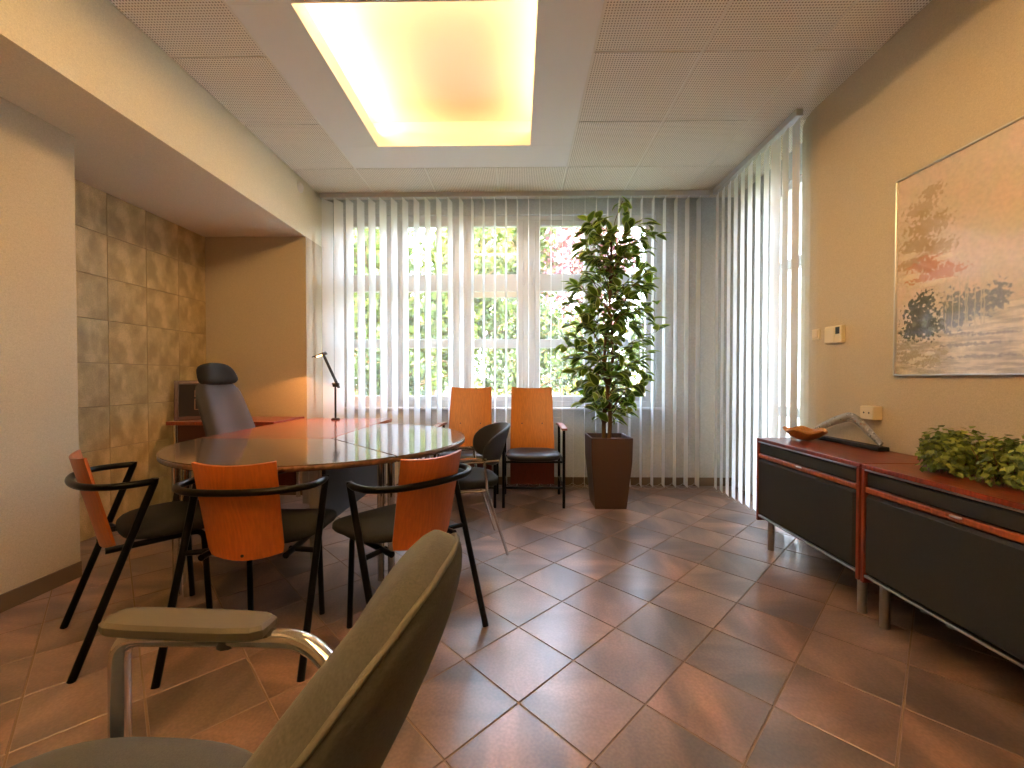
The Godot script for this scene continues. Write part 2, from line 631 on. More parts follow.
func make_floor() -> void:
	var st := S()
	bb(st, Vector3(-3.2, -0.2, Z_BACK - 0.3), Vector3(2.6, -0.003, Z_FRONT + 0.2))
	var fl := struct("floor", st, M.grout)
	var room := PackedVector2Array([Vector2(X_PIER, Z_FRONT), Vector2(X_PIER, Z_PIER), Vector2(X_ALCOVE, Z_PIER), Vector2(X_ALCOVE, Z_ALCOVE), Vector2(X_SOFFIT, Z_ALCOVE), Vector2(X_SOFFIT, Z_BACK), Vector2(2.2, Z_BACK), Vector2(2.2, -3.15), Vector2(2.08, -3.10), Vector2(2.0, -2.82), Vector2(2.0, Z_FRONT)])
	var h := 0.2138
	var g := h - 0.0042
	var full := []
	for k in 4:
		var ts := S()
		prism(ts, PackedVector2Array([Vector2(0, -g), Vector2(g, 0), Vector2(0, g), Vector2(-g, 0)]), -0.008, 0.0, 0.0012, Transform3D.IDENTITY, 1.5, Vector2(k * 0.04 - 0.06, 0.05 - k * 0.033))
		ts.generate_normals()
		full.append(ts.commit())
	var rest := S()
	rng.seed = 4242
	for j in range(-20, 16):
		for i in range(-16, 14):
			if (i + j) % 2 == 0:
				continue
			var c := Vector2(0.0 + i * h, -1.389 - j * h)
			var dia := PackedVector2Array([c + Vector2(0, -g), c + Vector2(g, 0), c + Vector2(0, g), c + Vector2(-g, 0)])
			var mi := rng.randi_range(0, 5)
			var mv := rng.randi_range(0, 3)
			for p in Geometry2D.intersect_polygons(dia, room):
				if Geometry2D.is_polygon_clockwise(p):
					continue
				var area := 0.0
				for q in p.size():
					area += p[q].cross(p[(q + 1) % p.size()]) * 0.5
				if absf(area) < 0.0004:
					continue
				if c.y > -0.25:
					prism(rest, p, -0.008, 0.0, 0.0012, Transform3D.IDENTITY, 1.5, c)
				elif absf(absf(area) - 2 * g * g) < 1e-4:
					inst("tile", full[mv], M["floor_tile_%d" % mi], fl, Transform3D(Basis(Vector3.UP, PI * 0.5 * rng.randi_range(0, 3)), Vector3(c.x, 0, c.y)))
				else:
					var ts := S()
					prism(ts, p, -0.008, 0.0, 0.0012, Transform3D.IDENTITY, 1.5, c)
					part("tile", ts, M["floor_tile_%d" % mi], fl)
	var r := part("tiles", rest, M.floor_tile_0, fl)
	r.set_meta("kind", "stuff")

func make_ceiling() -> void:
	var st := S()
	bb(st, Vector3(-3.3, CEIL + 0.3, Z_BACK - 0.3), Vector3(2.6, CEIL + 0.42, Z_FRONT + 0.2))
	var ce := struct("ceiling", st, M.ceiling_paint)
	# plasterboard field with the light opening and a second, added one
	st = S()
	var x0 := -1.425
	var x1 := 0.42
	var lz := [-3.275, -2.028, -0.70, 0.547]
	var a := -1.107
	var b := 0.093
	var y1 := CEIL + 0.11
	bb(st, Vector3(x0, CEIL, -3.61), Vector3(x1, y1, lz[0]), 0.001)
	bb(st, Vector3(x0, CEIL, lz[1]), Vector3(x1, y1, lz[2]), 0.001)
	bb(st, Vector3(x0, CEIL, lz[3]), Vector3(x1, y1, Z_FRONT), 0.001)
	for k in [0, 2]:
		bb(st, Vector3(x0, CEIL, lz[k]), Vector3(a, y1, lz[k + 1]), 0.001)
		bb(st, Vector3(b, CEIL, lz[k]), Vector3(x1, y1, lz[k + 1]), 0.001)
	part("plasterboard", st, M.ceiling_paint, ce)
	# perforated tiles
	var zs := [-4.25, -3.61, -2.98, -2.35, -1.72, -1.09, -0.46, 0.17, 0.80, 1.43, 2.06, 2.6]
	var cols := [[-1.985, -1.425], [0.42, 1.025], [1.025, 1.63], [1.63, 2.0]]
	var rest := S()
	var gap := 0.006
	for r in zs.size() - 1:
		var list := cols.duplicate()
		if r == 0:
			list = [[-1.985, -1.425], [-1.425, -0.81], [-0.81, -0.195], [-0.195, 0.42], [0.42, 1.025], [1.025, 1.63], [1.63, 2.2]]
		elif r == 1 or r == 2:
			list = [[-1.985, -1.425], [0.42, 1.025], [1.025, 1.63], [1.63, 2.2]]
		for c in list:
			var lo := Vector3(c[0] + gap, CEIL, zs[r] + gap)
			var hi := Vector3(c[1] - gap, CEIL + 0.015, zs[r + 1] - gap)
			if r < 6:
				var ts := S()
				bb(ts, lo, hi, 0.002)
				part("tile", ts, M.perforated_board, ce)
			else:
				bb(rest, lo, hi, 0.002)
	var rs := part("tiles", rest, M.perforated_board, ce)
	rs.set_meta("kind", "stuff")
	# rails seen in the joints
	for z in zs.slice(1, 7):
		st = S()
		bb(st, Vector3(-1.985, CEIL + 0.004, z - 0.012), Vector3(-1.425, CEIL + 0.03, z + 0.012))
		part("rail", st, M.rail_paint, ce)
		st = S()
		bb(st, Vector3(0.42, CEIL + 0.004, z - 0.012), Vector3(2.0, CEIL + 0.03, z + 0.012))
		part("rail", st, M.rail_paint, ce)
	for x in [1.025, 1.63]:
		st = S()
		bb(st, Vector3(x - 0.012, CEIL + 0.003, -4.25), Vector3(x + 0.012, CEIL + 0.03, 2.6))
		part("rail", st, M.rail_paint, ce)
	for x in [-1.425, -0.81, -0.195, 0.42]:
		st = S()
		bb(st, Vector3(x - 0.012, CEIL + 0.003, -4.25), Vector3(x + 0.012, CEIL + 0.03, -3.61))
		part("rail", st, M.rail_paint, ce)
	for x in [-1.425, 0.42]:
		st = S()
		bb(st, Vector3(x - 0.007, CEIL - 0.004, -3.61), Vector3(x + 0.007, CEIL + 0.02, 2.6), 0.001)
		part("rail", st, M.rail_paint, ce)
	cove(lz[0], lz[1], "warm lit ceiling recess between the perforated tiles and the blinds", [-1, 1], 0.33)
	cove(lz[2], lz[3], "added unseen warm lit ceiling recess above the upholstered grey armchair", [-1, 1], 2.4)  # out of view, added and strengthened for the warm foreground light

# recessed light: white box above the opening, warm tube behind the left lip, right and near ones added
func cove(z0: float, z1: float, label: String, sides: Array, power: float) -> void:
	var t := thing("ceiling_light", label, "ceiling light", Vector3(-0.507, CEIL + 0.11, (z0 + z1) / 2))
	var hx := 0.74
	var hz := (z1 - z0) / 2 + 0.13
	var hy := 0.16
	var st := S()
	bb(st, Vector3(-hx, hy, -hz), Vector3(hx, hy + 0.02, hz))
	bb(st, Vector3(-hx - 0.02, 0.002, -hz), Vector3(-hx, hy + 0.02, hz))
	bb(st, Vector3(hx, 0.002, -hz), Vector3(hx + 0.02, hy + 0.02, hz))
	bb(st, Vector3(-hx, 0.002, -hz - 0.02), Vector3(hx, hy + 0.02, -hz))
	bb(st, Vector3(-hx, 0.002, hz), Vector3(hx, hy + 0.02, hz + 0.02))
	part("recess_box", st, M.ceiling_paint, t)
	if not M.has("warm_tube"):
		var m := mk("warm_tube", c8(255, 236, 200), 0.4)
		m.emission_enabled = true
		m.emission = c8(255, 222, 160)
		m.emission_energy_multiplier = 2.0
	for s in sides:
		st = S()
		tube(st, [Vector3(s * 0.685, 0.03, -hz + 0.06), Vector3(s * 0.685, 0.03, hz - 0.06)], 0.013, 12)
		part("light_tube", st, M.warm_tube, t)
		var l := AreaLight3D.new()
		l.name = "tube_glow"
		l.light_color = c8(255, 204, 138)
		l.light_energy = power * (1.0 if s < 0 else 0.3)  # right tube is unseen, added as weak fill across the recess
		l.area_size = Vector2(2 * hz - 0.14, 0.03)
		l.shadow_enabled = true
		l.area_range = 12.0
		t.add_child(l, true)
		# faces up and towards the middle of the recess
		l.transform = Transform3D(Basis.looking_at(Vector3(-s * 1.0, 0.12, 0).normalized(), Vector3.UP), Vector3(s * 0.668, 0.045, 0))
	# unseen shorter tube behind the near lip, added to even out the recess light
	st = S()
	tube(st, [Vector3(-0.55, 0.03, hz - 0.055), Vector3(0.55, 0.03, hz - 0.055)], 0.013, 12)
	part("light_tube", st, M.warm_tube, t)
	var e := AreaLight3D.new()
	e.name = "tube_glow"
	e.light_color = c8(255, 204, 138)
	e.light_energy = power * 0.5
	e.area_size = Vector2(1.1, 0.03)
	e.shadow_enabled = true
	e.area_range = 12.0
	t.add_child(e, true)
	e.transform = Transform3D(Basis.looking_at(Vector3(0, 0.12, -1).normalized(), Vector3.UP), Vector3(0, 0.045, hz - 0.072))

func window_unit(parent: Node3D, x0: float, x1: float, rows: Array, zc: float, t: Transform3D, fw := 0.05) -> void:
	# one casement: frame bars round each pane, then the panes
	var st := S()
	var lo: float = rows[-1][0] - fw
	var hi: float = rows[0][1] + fw
	for x in [x0 - fw / 2, x1 + fw / 2]:
		box(st, Vector3(x, (lo + hi) / 2, zc), Vector3(fw, hi - lo, 0.06), 0.004, t)
	var edges := [hi - fw / 2]
	box(st, Vector3((x0 + x1) / 2, hi - fw / 2, zc), Vector3(x1 - x0, fw, 0.06), 0.004, t)
	box(st, Vector3((x0 + x1) / 2, lo + fw / 2, zc), Vector3(x1 - x0, fw, 0.06), 0.004, t)
	for k in rows.size() - 1:
		var top: float = rows[k][0]
		var bot: float = rows[k + 1][1]
		box(st, Vector3((x0 + x1) / 2, (top + bot) / 2, zc), Vector3(x1 - x0, top - bot, 0.055), 0.004, t)
	var sash := part("sash", st, M.white_pvc, parent)
	for r in rows:
		st = S()
		box(st, Vector3((x0 + x1) / 2, (r[0] + r[1]) / 2, zc), Vector3(x1 - x0, r[1] - r[0], 0.006), 0.0, t)
		part("pane", st, M.clear_glass, sash)

func make_windows() -> void:
	var rows := [[2.168, 2.659], [1.501, 1.994], [0.914, 1.409]]
	var panes := [[-1.775, -1.37], [-1.183, -0.707], [-0.479, -0.006], [0.22, 0.671], [0.835, 1.304]]
	var z := Z_BACK - 0.06
	var w := struct_node("window_1")
	for p in panes:
		window_unit(w, p[0], p[1], rows, z, Transform3D.IDENTITY)
	var st := S()
	bb(st, Vector3(-1.86, 2.712, z - 0.04), Vector3(1.40, 2.765, z + 0.025), 0.003)
	bb(st, Vector3(-1.86, 0.80, z - 0.04), Vector3(1.40, 0.862, z + 0.025), 0.003)
	var mull := [[-1.86, -1.826], [-1.319, -1.234], [-0.656, -0.530], [0.045, 0.169], [0.722, 0.784], [1.355, 1.40]]
	for m in mull:
		bb(st, Vector3(m[0], 0.862, z - 0.04), Vector3(m[1], 2.712, z + 0.025), 0.003)
	part("window_frame", st, M.white_pvc, w)
	for x in [0.06, 0.15]:
		for y in [0.98, 1.5, 2.05, 2.2]:
			st = S()
			tube(st, [Vector3(x, y, z + 0.03), Vector3(x, y + 0.09, z + 0.03)], 0.009, 8)
			part("hinge", st, M.white_pvc, w)
	st = S()
	bb(st, Vector3(-0.47, 1.925, z + 0.028), Vector3(-0.015, 1.985, z + 0.045), 0.004)
	part("vent", st, M.rail_paint, w)
	st = S()
	bb(st, Vector3(-1.86, 0.775, Z_BACK - 0.02), Vector3(1.46, 0.80, Z_BACK + 0.06), 0.006)
	part("window_sill", st, M.white_pvc, w)
	# glazed door in the right-hand recess
	var d := struct_node("door_1")
	var t := Transform3D(Basis(Vector3(0, 0, -1), Vector3.UP, Vector3(1, 0, 0)), Vector3(2.24, 0, 0))
	window_unit(d, 3.21, 3.57, [[2.07, 2.63], [0.865, 1.985], [0.12, 0.78]], 0.0, t, 0.06)
	st = S()
	bb(st, Vector3(2.20, 0, -3.66), Vector3(2.29, 2.72, -3.632), 0.003)
	bb(st, Vector3(2.20, 2.692, -3.632), Vector3(2.29, 2.72, -3.15), 0.003)
	bb(st, Vector3(2.20, 0.0, -3.632), Vector3(2.29, 0.06, -3.15), 0.003)
	part("door_frame", st, M.white_pvc, d)
	for y in [0.75, 1.42]:
		st = S()
		tube(st, [Vector3(2.19, y, -3.64), Vector3(2.19, y + 0.09, -3.64)], 0.009, 8)
		part("hinge", st, M.white_pvc, d)

# ---------------------------------------------------------------- blinds
func make_blinds() -> void:
	var st := S()
	box(st, Vector3.ZERO, Vector3(0.127, 2.82, 0.0012), 0.0)
	st.generate_normals()
	var slat := st.commit()
	var b := thing("vertical_blind", "white vertical slat blind hanging across the wide garden window", "blind", Vector3(0, 0, -4.10))
	st = S()
	bb(st, Vector3(-1.96, 2.872, -0.024), Vector3(1.86, CEIL, 0.024), 0.003)
	part("head_rail", st, M.white_pvc, b)
	rng.seed = 9
	var xs := []
	for k in range(-21, 13):
		var x := 0.43 + 0.1105 * k
		xs.append(x)
		var turn := deg_to_rad(90 - 5.8 + rng.randf_range(-1.5, 1.5))
		if k < -8:
			turn -= deg_to_rad(6)
		if k == -21:
			turn = deg_to_rad(60)
		elif k == -20:
			turn = deg_to_rad(70)
		inst("slat", slat, M.blind_fabric, b, Transform3D(Basis(Vector3.UP, turn), Vector3(x, 0.035 + 1.41, 0)))
	st = S()
	for k in xs.size() - 1:
		for s in [-0.055, 0.055]:
			var pts := []
			for q in 7:
				var u := q / 6.0
				pts.append(Vector3(lerpf(xs[k], xs[k + 1], u), 0.05 - 0.028 * 4 * u * (1 - u), s))
			tube(st, pts, 0.0016, 4, false)
	part("bead_chain", st, M.white_pvc, b)
	st = S()
	tube(st, [Vector3(1.79, 2.87, -0.07), Vector3(1.79, 0.60, -0.07), Vector3(1.80, 0.56, -0.07), Vector3(1.81, 0.60, -0.07), Vector3(1.81, 2.87, -0.07)], 0.002, 5)
	part("pull_cord", st, M.white_pvc, b)
	var c := thing("vertical_blind", "white vertical slat blind hanging in front of the glazed door", "blind", Vector3(1.90, 0, 0))
	st = S()
	bb(st, Vector3(-0.024, 2.872, -4.07), Vector3(0.024, CEIL, -2.86), 0.003)
	part("head_rail", st, M.white_pvc, c)
	var zs := []
	for k in 11:
		var z := -4.02 + 0.1125 * k
		zs.append(z)
		var turn := deg_to_rad(90 - 14.0 + rng.randf_range(-2.0, 2.0))
		if k == 8:
			turn = deg_to_rad(90 - 2)
		inst("slat", slat, M.blind_fabric, c, Transform3D(Basis(Vector3.UP, turn), Vector3(0, 0.035 + 1.41, z)))
	st = S()
	for k in zs.size() - 1:
		var pts := []
		for q in 7:
			var u := q / 6.0
			pts.append(Vector3(-0.02, 0.05 - 0.028 * 4 * u * (1 - u), lerpf(zs[k], zs[k + 1], u)))
		tube(st, pts, 0.0016, 4, false)
	part("bead_chain", st, M.white_pvc, c)

# ---------------------------------------------------------------- desk group
func arc_poly(c: Vector2, r: float, a0: float, a1: float, n: int) -> PackedVector2Array:
	var p := PackedVector2Array([c])
	for k in n + 1:
		var a := deg_to_rad(lerpf(a0, a1, float(k) / n))
		p.append(c + Vector2(cos(a), sin(a)) * r)
	return p

func make_desk() -> void:
	var c := Vector2(-1.12, -2.46)
	var r := 0.79
	var g := 0.0015
	var d := thing("corner_desk", "cherry red rectangular desk with a grey modesty panel beside the window blind", "desk")
	var st := S()
	prism(st, PackedVector2Array([Vector2(-1.92, -3.66), Vector2(c.x - g, -3.66), Vector2(c.x - g, c.y - g), Vector2(-1.92, c.y - g)]), 0.712, 0.74, 0.002)
	part("desk_top", st, M.red_desk_top, d)
	st = S()
	bb(st, Vector3(-1.20, 0.20, -3.60), Vector3(-1.175, 0.705, -2.50), 0.002)
	part("modesty_panel", st, M.grey_plastic, d)
	for p in [Vector3(-1.19, 0, -3.60), Vector3(-1.86, 0, -3.60), Vector3(-1.86, 0, -2.52), Vector3(-1.24, 0, -2.50)]:
		st = S()
		bb(st, p + Vector3(-0.03, 0.0, -0.015), p + Vector3(0.03, 0.712, 0.015), 0.004)
		part("leg", st, M.brushed_steel, d)
	# round table: two sectors of 135 degrees about the desk corner
	var t := thing("round_meeting_table", "polished dark three-quarter round meeting table wrapped round the red desk corner", "table")
	st = S()
	prism(st, arc_poly(c + Vector2(-g, g * 2), r, 180, 45, 48), 0.712, 0.74, 0.002)
	part("table_leaf", st, M.walnut_table_top, t)
	st = S()
	prism(st, arc_poly(c + Vector2(g * 2, -g), r, 45, -90, 48), 0.712, 0.74, 0.002)
	part("table_leaf", st, M.walnut_table_top, t)
	st = S()
	var rim := []
	for k in 97:
		var a := deg_to_rad(lerpf(179.5, -89.5, k / 96.0))
		rim.append(Vector3(c.x + cos(a) * (r + 0.001), 0.7255, c.y + sin(a) * (r + 0.001)))
	for k in 96:
		var o := Vector3(rim[k].x - c.x, 0, rim[k].z - c.y).normalized() * 0.003
		var u := Vector3(0, 0.0095, 0)
		st.set_smooth_group(1)
		quad(st, rim[k] + o - u, rim[k] + o + u, rim[k + 1] + o + u, rim[k + 1] + o - u)
		quad(st, rim[k] + o + u, rim[k] + u, rim[k + 1] + u, rim[k + 1] + o + u)
		quad(st, rim[k] - u, rim[k] + o - u, rim[k + 1] + o - u, rim[k + 1] - u)
	part("edge_band", st, M.table_edge, t)
	for p in [Vector3(-1.70, 0, -2.06), Vector3(-0.72, 0, -2.235), Vector3(-0.66, 0, -2.86)]:
		st = S()
		for s in [-0.028, 0.028]:
			tube(st, [p + Vector3(s, 0, 0), p + Vector3(s, 0.712, 0)], 0.019, 14)
		bb(st, p + Vector3(-0.06, 0.70, -0.04), p + Vector3(0.06, 0.712, 0.04))
		part("leg", st, M.chrome, t)
	# low cabinet in the alcove
	var k := thing("alcove_credenza", "dark mahogany side table standing in the alcove behind the office chair", "side table")
	st = S()
	bb(st, Vector3(-2.90, 0.71, -3.845), Vector3(-2.0, 0.74, -3.36), 0.003)
	part("table_top", st, M.cherry_wood, k)
	st = S()
	bb(st, Vector3(-2.82, 0.56, -3.40), Vector3(-2.06, 0.71, -3.38), 0.002)
	part("apron", st, M.dark_mahogany, k)
	st = S()
	bb(st, Vector3(-2.82, 0.10, -3.84), Vector3(-2.06, 0.71, -3.81), 0.002)
	part("back_panel", st, M.dark_mahogany, k)
	for p in [Vector3(-2.86, 0, -3.41), Vector3(-2.04, 0, -3.41), Vector3(-2.86, 0, -3.80), Vector3(-2.04, 0, -3.80)]:
		st = S()
		tube(st, [p, p + Vector3(0, 0.71, 0)], 0.02, 12)
		part("leg", st, M.chrome, k)
	# framed picture leaning in the corner on the side table
	var f := thing("framed_print", "dark framed print with thin gold lines leaning in the tiled alcove corner", "picture", Vector3(-2.715, 0.7415, -3.53), deg_to_rad(33))
	var lean := Transform3D(Basis(Vector3.RIGHT, deg_to_rad(-9)), Vector3.ZERO)
	st = S()
	for b in [[Vector3(-0.20, 0, -0.011), Vector3(-0.17, 0.34, 0.011)], [Vector3(0.17, 0, -0.011), Vector3(0.20, 0.34, 0.011)], [Vector3(-0.17, 0, -0.011), Vector3(0.17, 0.03, 0.011)], [Vector3(-0.17, 0.31, -0.011), Vector3(0.17, 0.34, 0.011)]]:
		box(st, (b[0] + b[1]) / 2, (b[1] - b[0]), 0.003, lean)
	part("frame", st, M.dark_mahogany, f)
	st = S()
	box(st, Vector3(0, 0.17, -0.004), Vector3(0.34, 0.28, 0.006), 0.0, lean)
	var dkp := mk("dark_print", c8(30, 14, 12), 0.7)
	part("print", st, dkp, f)
	var gd := mk("gold_line", c8(140, 100, 70), 0.4)
	st = S()
	for b in [[-0.06, 0.09, 0.0], [0.01, 0.09, 0.0]]:
		box(st, Vector3(b[0], 0.135, 0.0), Vector3(0.006, b[1], 0.002), 0.0, lean)
	for y in [0.09, 0.18, 0.20, 0.255]:
		box(st, Vector3(-0.025, y, 0.0), Vector3(0.075, 0.005, 0.002), 0.0, lean)
	box(st, Vector3(-0.06, 0.228, 0.0), Vector3(0.006, 0.055, 0.002), 0.0, lean)
	box(st, Vector3(0.01, 0.228, 0.0), Vector3(0.006, 0.055, 0.002), 0.0, lean)
	part("gold_lines", st, gd, f)
	# desk lamp
	var lp := thing("desk_lamp", "slim black desk lamp with a hinged arm on the red desk", "lamp", Vector3(-1.577, 0.74, -3.55))
	st = S()
	lathe(st, [Vector2(0, 0), Vector2(0.035, 0), Vector2(0.035, 0.008), Vector2(0.03, 0.014), Vector2(0, 0.014)], 24)
	part("base", st, M.black_plastic, lp)
	st = S()
	tube(st, [Vector3(0, 0.012, 0), Vector3(0, 0.30, 0)], 0.0075, 10)
	part("post", st, M.black_plastic, lp)
	st = S()
	for s in [-0.012, 0.012]:
		tube(st, [Vector3(0.03, 0.275, s), Vector3(-0.105, 0.565, s)], 0.007, 8)
	box(st, Vector3(0.005, 0.30, 0), Vector3(0.05, 0.035, 0.034), 0.005)
	part("arm", st, M.black_plastic, lp)
	st = S()
	tube(st, [Vector3(-0.028, 0.31, 0), Vector3(0.02, 0.31, 0)], 0.008, 8)
	part("hinge_knob", st, M.black_plastic, lp)
	var hd := S()
	shell(hd, 8, 8, func(u: float, v: float) -> Vector3:
		var x := lerpf(-0.19, -0.085, u)
		var w := (v - 0.5) * lerpf(0.05, 0.075, u)
		return Vector3(x, 0.545 + 0.04 * u - 0.9 * absf(w) * absf(w) * 14.0, w),
		func(_u: float, _v: float) -> float: return 0.006)
	part("lamp_head", hd, M.grey_plastic, lp)
	st = S()
	tube(st, [Vector3(-0.16, 0.543, 0), Vector3(-0.115, 0.558, 0)], 0.007, 8)
	var bm := mk("lamp_bulb", c8(255, 230, 190), 0.4)
	bm.emission_enabled = true
	bm.emission = c8(255, 190, 110)
	bm.emission_energy_multiplier = 4.0
	part("bulb", st, bm, lp)
	var sp := SpotLight3D.new()
	sp.name = "lamp_glow"
	sp.light_color = c8(255, 168, 92)
	sp.light_energy = 0.12
	sp.spot_angle = 66
	sp.spot_angle_attenuation = 0.15
	sp.spot_range = 10.0
	sp.light_size = 0.02
	sp.shadow_enabled = true
	lp.add_child(sp)
	sp.transform = Transform3D(Basis.looking_at(Vector3(-0.12, -1, -0.05).normalized(), Vector3.FORWARD), Vector3(-0.14, 0.53, 0))

# ---------------------------------------------------------------- chairs
func tube_chair(label: String) -> Node3D:
	# black tube armchair with a bent plywood back; forward is -z, origin between the rear feet
	var t := thing("tube_armchair", label, "chair", Vector3.ZERO, 0.0, "plywood-backed armchairs round the meeting table")
	var st := S()
	var r := 0.0135
	var hoop := spline([Vector3(0.255, 0.685, -0.235), Vector3(0.262, 0.685, -0.175), Vector3(0.242, 0.685, -0.10), Vector3(0.15, 0.685, -0.035), Vector3(0, 0.685, -0.014), Vector3(-0.15, 0.685, -0.035), Vector3(-0.242, 0.685, -0.10), Vector3(-0.262, 0.685, -0.175), Vector3(-0.255, 0.685, -0.235)], 6)
	tube(st, hoop, r, 12)
	part("arm_hoop", st, M.black_tube, t)
	for s in [-1, 1]:
		st = S()
		tube(st, [Vector3(s * 0.25, 0.0, 0.0), Vector3(s * 0.255, 0.68, -0.236), Vector3(s * 0.2555, 0.697, -0.238)], r, 12)
		part("leg", st, M.black_tube, t)
	for s in [-1, 1]:
		st = S()
		tube(st, fillet([Vector3(s * 0.16, 0.0, -0.44), Vector3(s * 0.155, 0.415, -0.42), Vector3(s * 0.155, 0.418, -0.10)], 0.04), 0.0125, 10)
		part("leg", st, M.black_tube, t)
		st = S()
		tube(st, [Vector3(s * 0.253, 0.418, -0.146), Vector3(s * 0.14, 0.418, -0.17)], 0.011, 8)
		part("rail", st, M.black_tube, t)
	st = S()
	pad(st, 36, 6, 3.2, func(x: float, y: float) -> Vector3: return Vector3(x * 0.228, 0.452 + 0.012 * x * x - 0.02 * clampf(-y, 0, 1), y * 0.21 - 0.362),
		func(q: float) -> float: return 0.016 + 0.044 * sqrt(maxf(0.0, 1.0 - pow(q, 6.0))))
	part("seat", st, M.charcoal_cloth, t)
	st = S()
	shell(st, 14, 12, func(u: float, v: float) -> Vector3:
		var x := (u - 0.5) * 2.0
		var lo := 0.405 + 0.016 * x * x
		var hi := 0.782 + 0.010 * x * x
		var y := lerpf(lo, hi, v)
		var w := lerpf(0.138, 0.148, v)
		if v < 0.06:
			w -= 0.006
		return Vector3(x * w, y, -0.039 - 0.034 * x * x + (y - 0.685) * 0.22),
		func(_u: float, _v: float) -> float: return 0.010)
	var bk := part("backrest", st, M.orange_plywood, t)
	st = S()
	tube(st, [Vector3(0, 0.425, -0.098), Vector3(0, 0.425, -0.088)], 0.006, 8)
	part("bolt", st, M.black_plastic, bk)
	return t

func high_chair(label: String, at: Vector3) -> Node3D:
	# high plywood back, wooden arms; forward is -z
	var t := thing("high_back_armchair", label, "chair", at, PI, "high-back plywood armchairs by the window")
	var st: SurfaceTool
	var w := 0.255
	for s in [-1, 1]:
		st = S()
		tube(st, [Vector3(s * w, 0, -0.24), Vector3(s * w, 0.655, -0.24)], 0.0125, 10)
		part("leg", st, M.black_tube, t)
		st = S()
		tube(st, [Vector3(s * w, 0, 0.18), Vector3(s * w, 0.655, 0.18)], 0.0125, 10)
		part("leg", st, M.black_tube, t)
		st = S()
		shell(st, 8, 4, func(u: float, v: float) -> Vector3: return Vector3(s * (w + 0.004 - 0.012 * u) + (v - 0.5) * 0.045, 0.668 + 0.012 * sin(u * PI), lerpf(-0.262, 0.20, u)),
			func(_u: float, _v: float) -> float: return 0.018)
		part("armrest", st, M.cherry_rail, t)
		st = S()
		tube(st, [Vector3(s * w, 0.388, -0.24), Vector3(s * w, 0.388, 0.18)], 0.0105, 8)
		part("rail", st, M.black_tube, t)
		st = S()
		tube(st, [Vector3(s * w, 0.17, -0.24), Vector3(s * w, 0.17, 0.18)], 0.009, 8)
		part("rail", st, M.black_tube, t)
	st = S()
	for q in [Vector3(w, 0.382, -0.2), Vector3(w, 0.17, -0.24), Vector3(w, 0.382, 0.10)]:
		st = S()
		tube(st, [q * Vector3(-1, 1, 1), q], 0.0100, 8)
		part("cross_rail", st, M.black_tube, t)
	st = S()
	pad(st, 36, 6, 3.6, func(x: float, y: float) -> Vector3: return Vector3(x * 0.232, 0.425, y * 0.215 - 0.075), func(q: float) -> float: return 0.02 + 0.05 * sqrt(maxf(0.0, 1.0 - pow(q, 6.0))))
	part("seat", st, M.black_leather, t)
	st = S()
	shell(st, 12, 18, func(u: float, v: float) -> Vector3:
		var x := (u - 0.5) * 2.0
		var y := lerpf(0.405, 1.012 - 0.012 * (1.0 - x * x), v)
		var hw := lerpf(0.206, 0.194, v)
		return Vector3(x * hw, y, 0.128 - 0.02 * x * x + 0.16 * pow(maxf(0.0, (y - 0.4) / 0.6), 1.3)),
		func(_u: float, _v: float) -> float: return 0.012)
	var bk := part("backrest", st, M.amber_plywood, t)
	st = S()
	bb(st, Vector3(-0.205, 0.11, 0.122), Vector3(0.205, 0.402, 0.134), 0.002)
	part("lower_panel", st, M.shaded_plywood, t)  # board continues the back; its darker red stands for the seat shadow
	for s in [-1, 1]:
		st = S()
		lathe(st, [Vector2(0, 0.006), Vector2(0.004, 0.005), Vector2(0.006, 0.0), Vector2(0.006, -0.004)], 10, Transform3D(Basis(Vector3.RIGHT, -PI / 2), Vector3(s * 0.095, 0.672, 0.174)))
		part("bolt", st, M.black_plastic, bk)
	return t

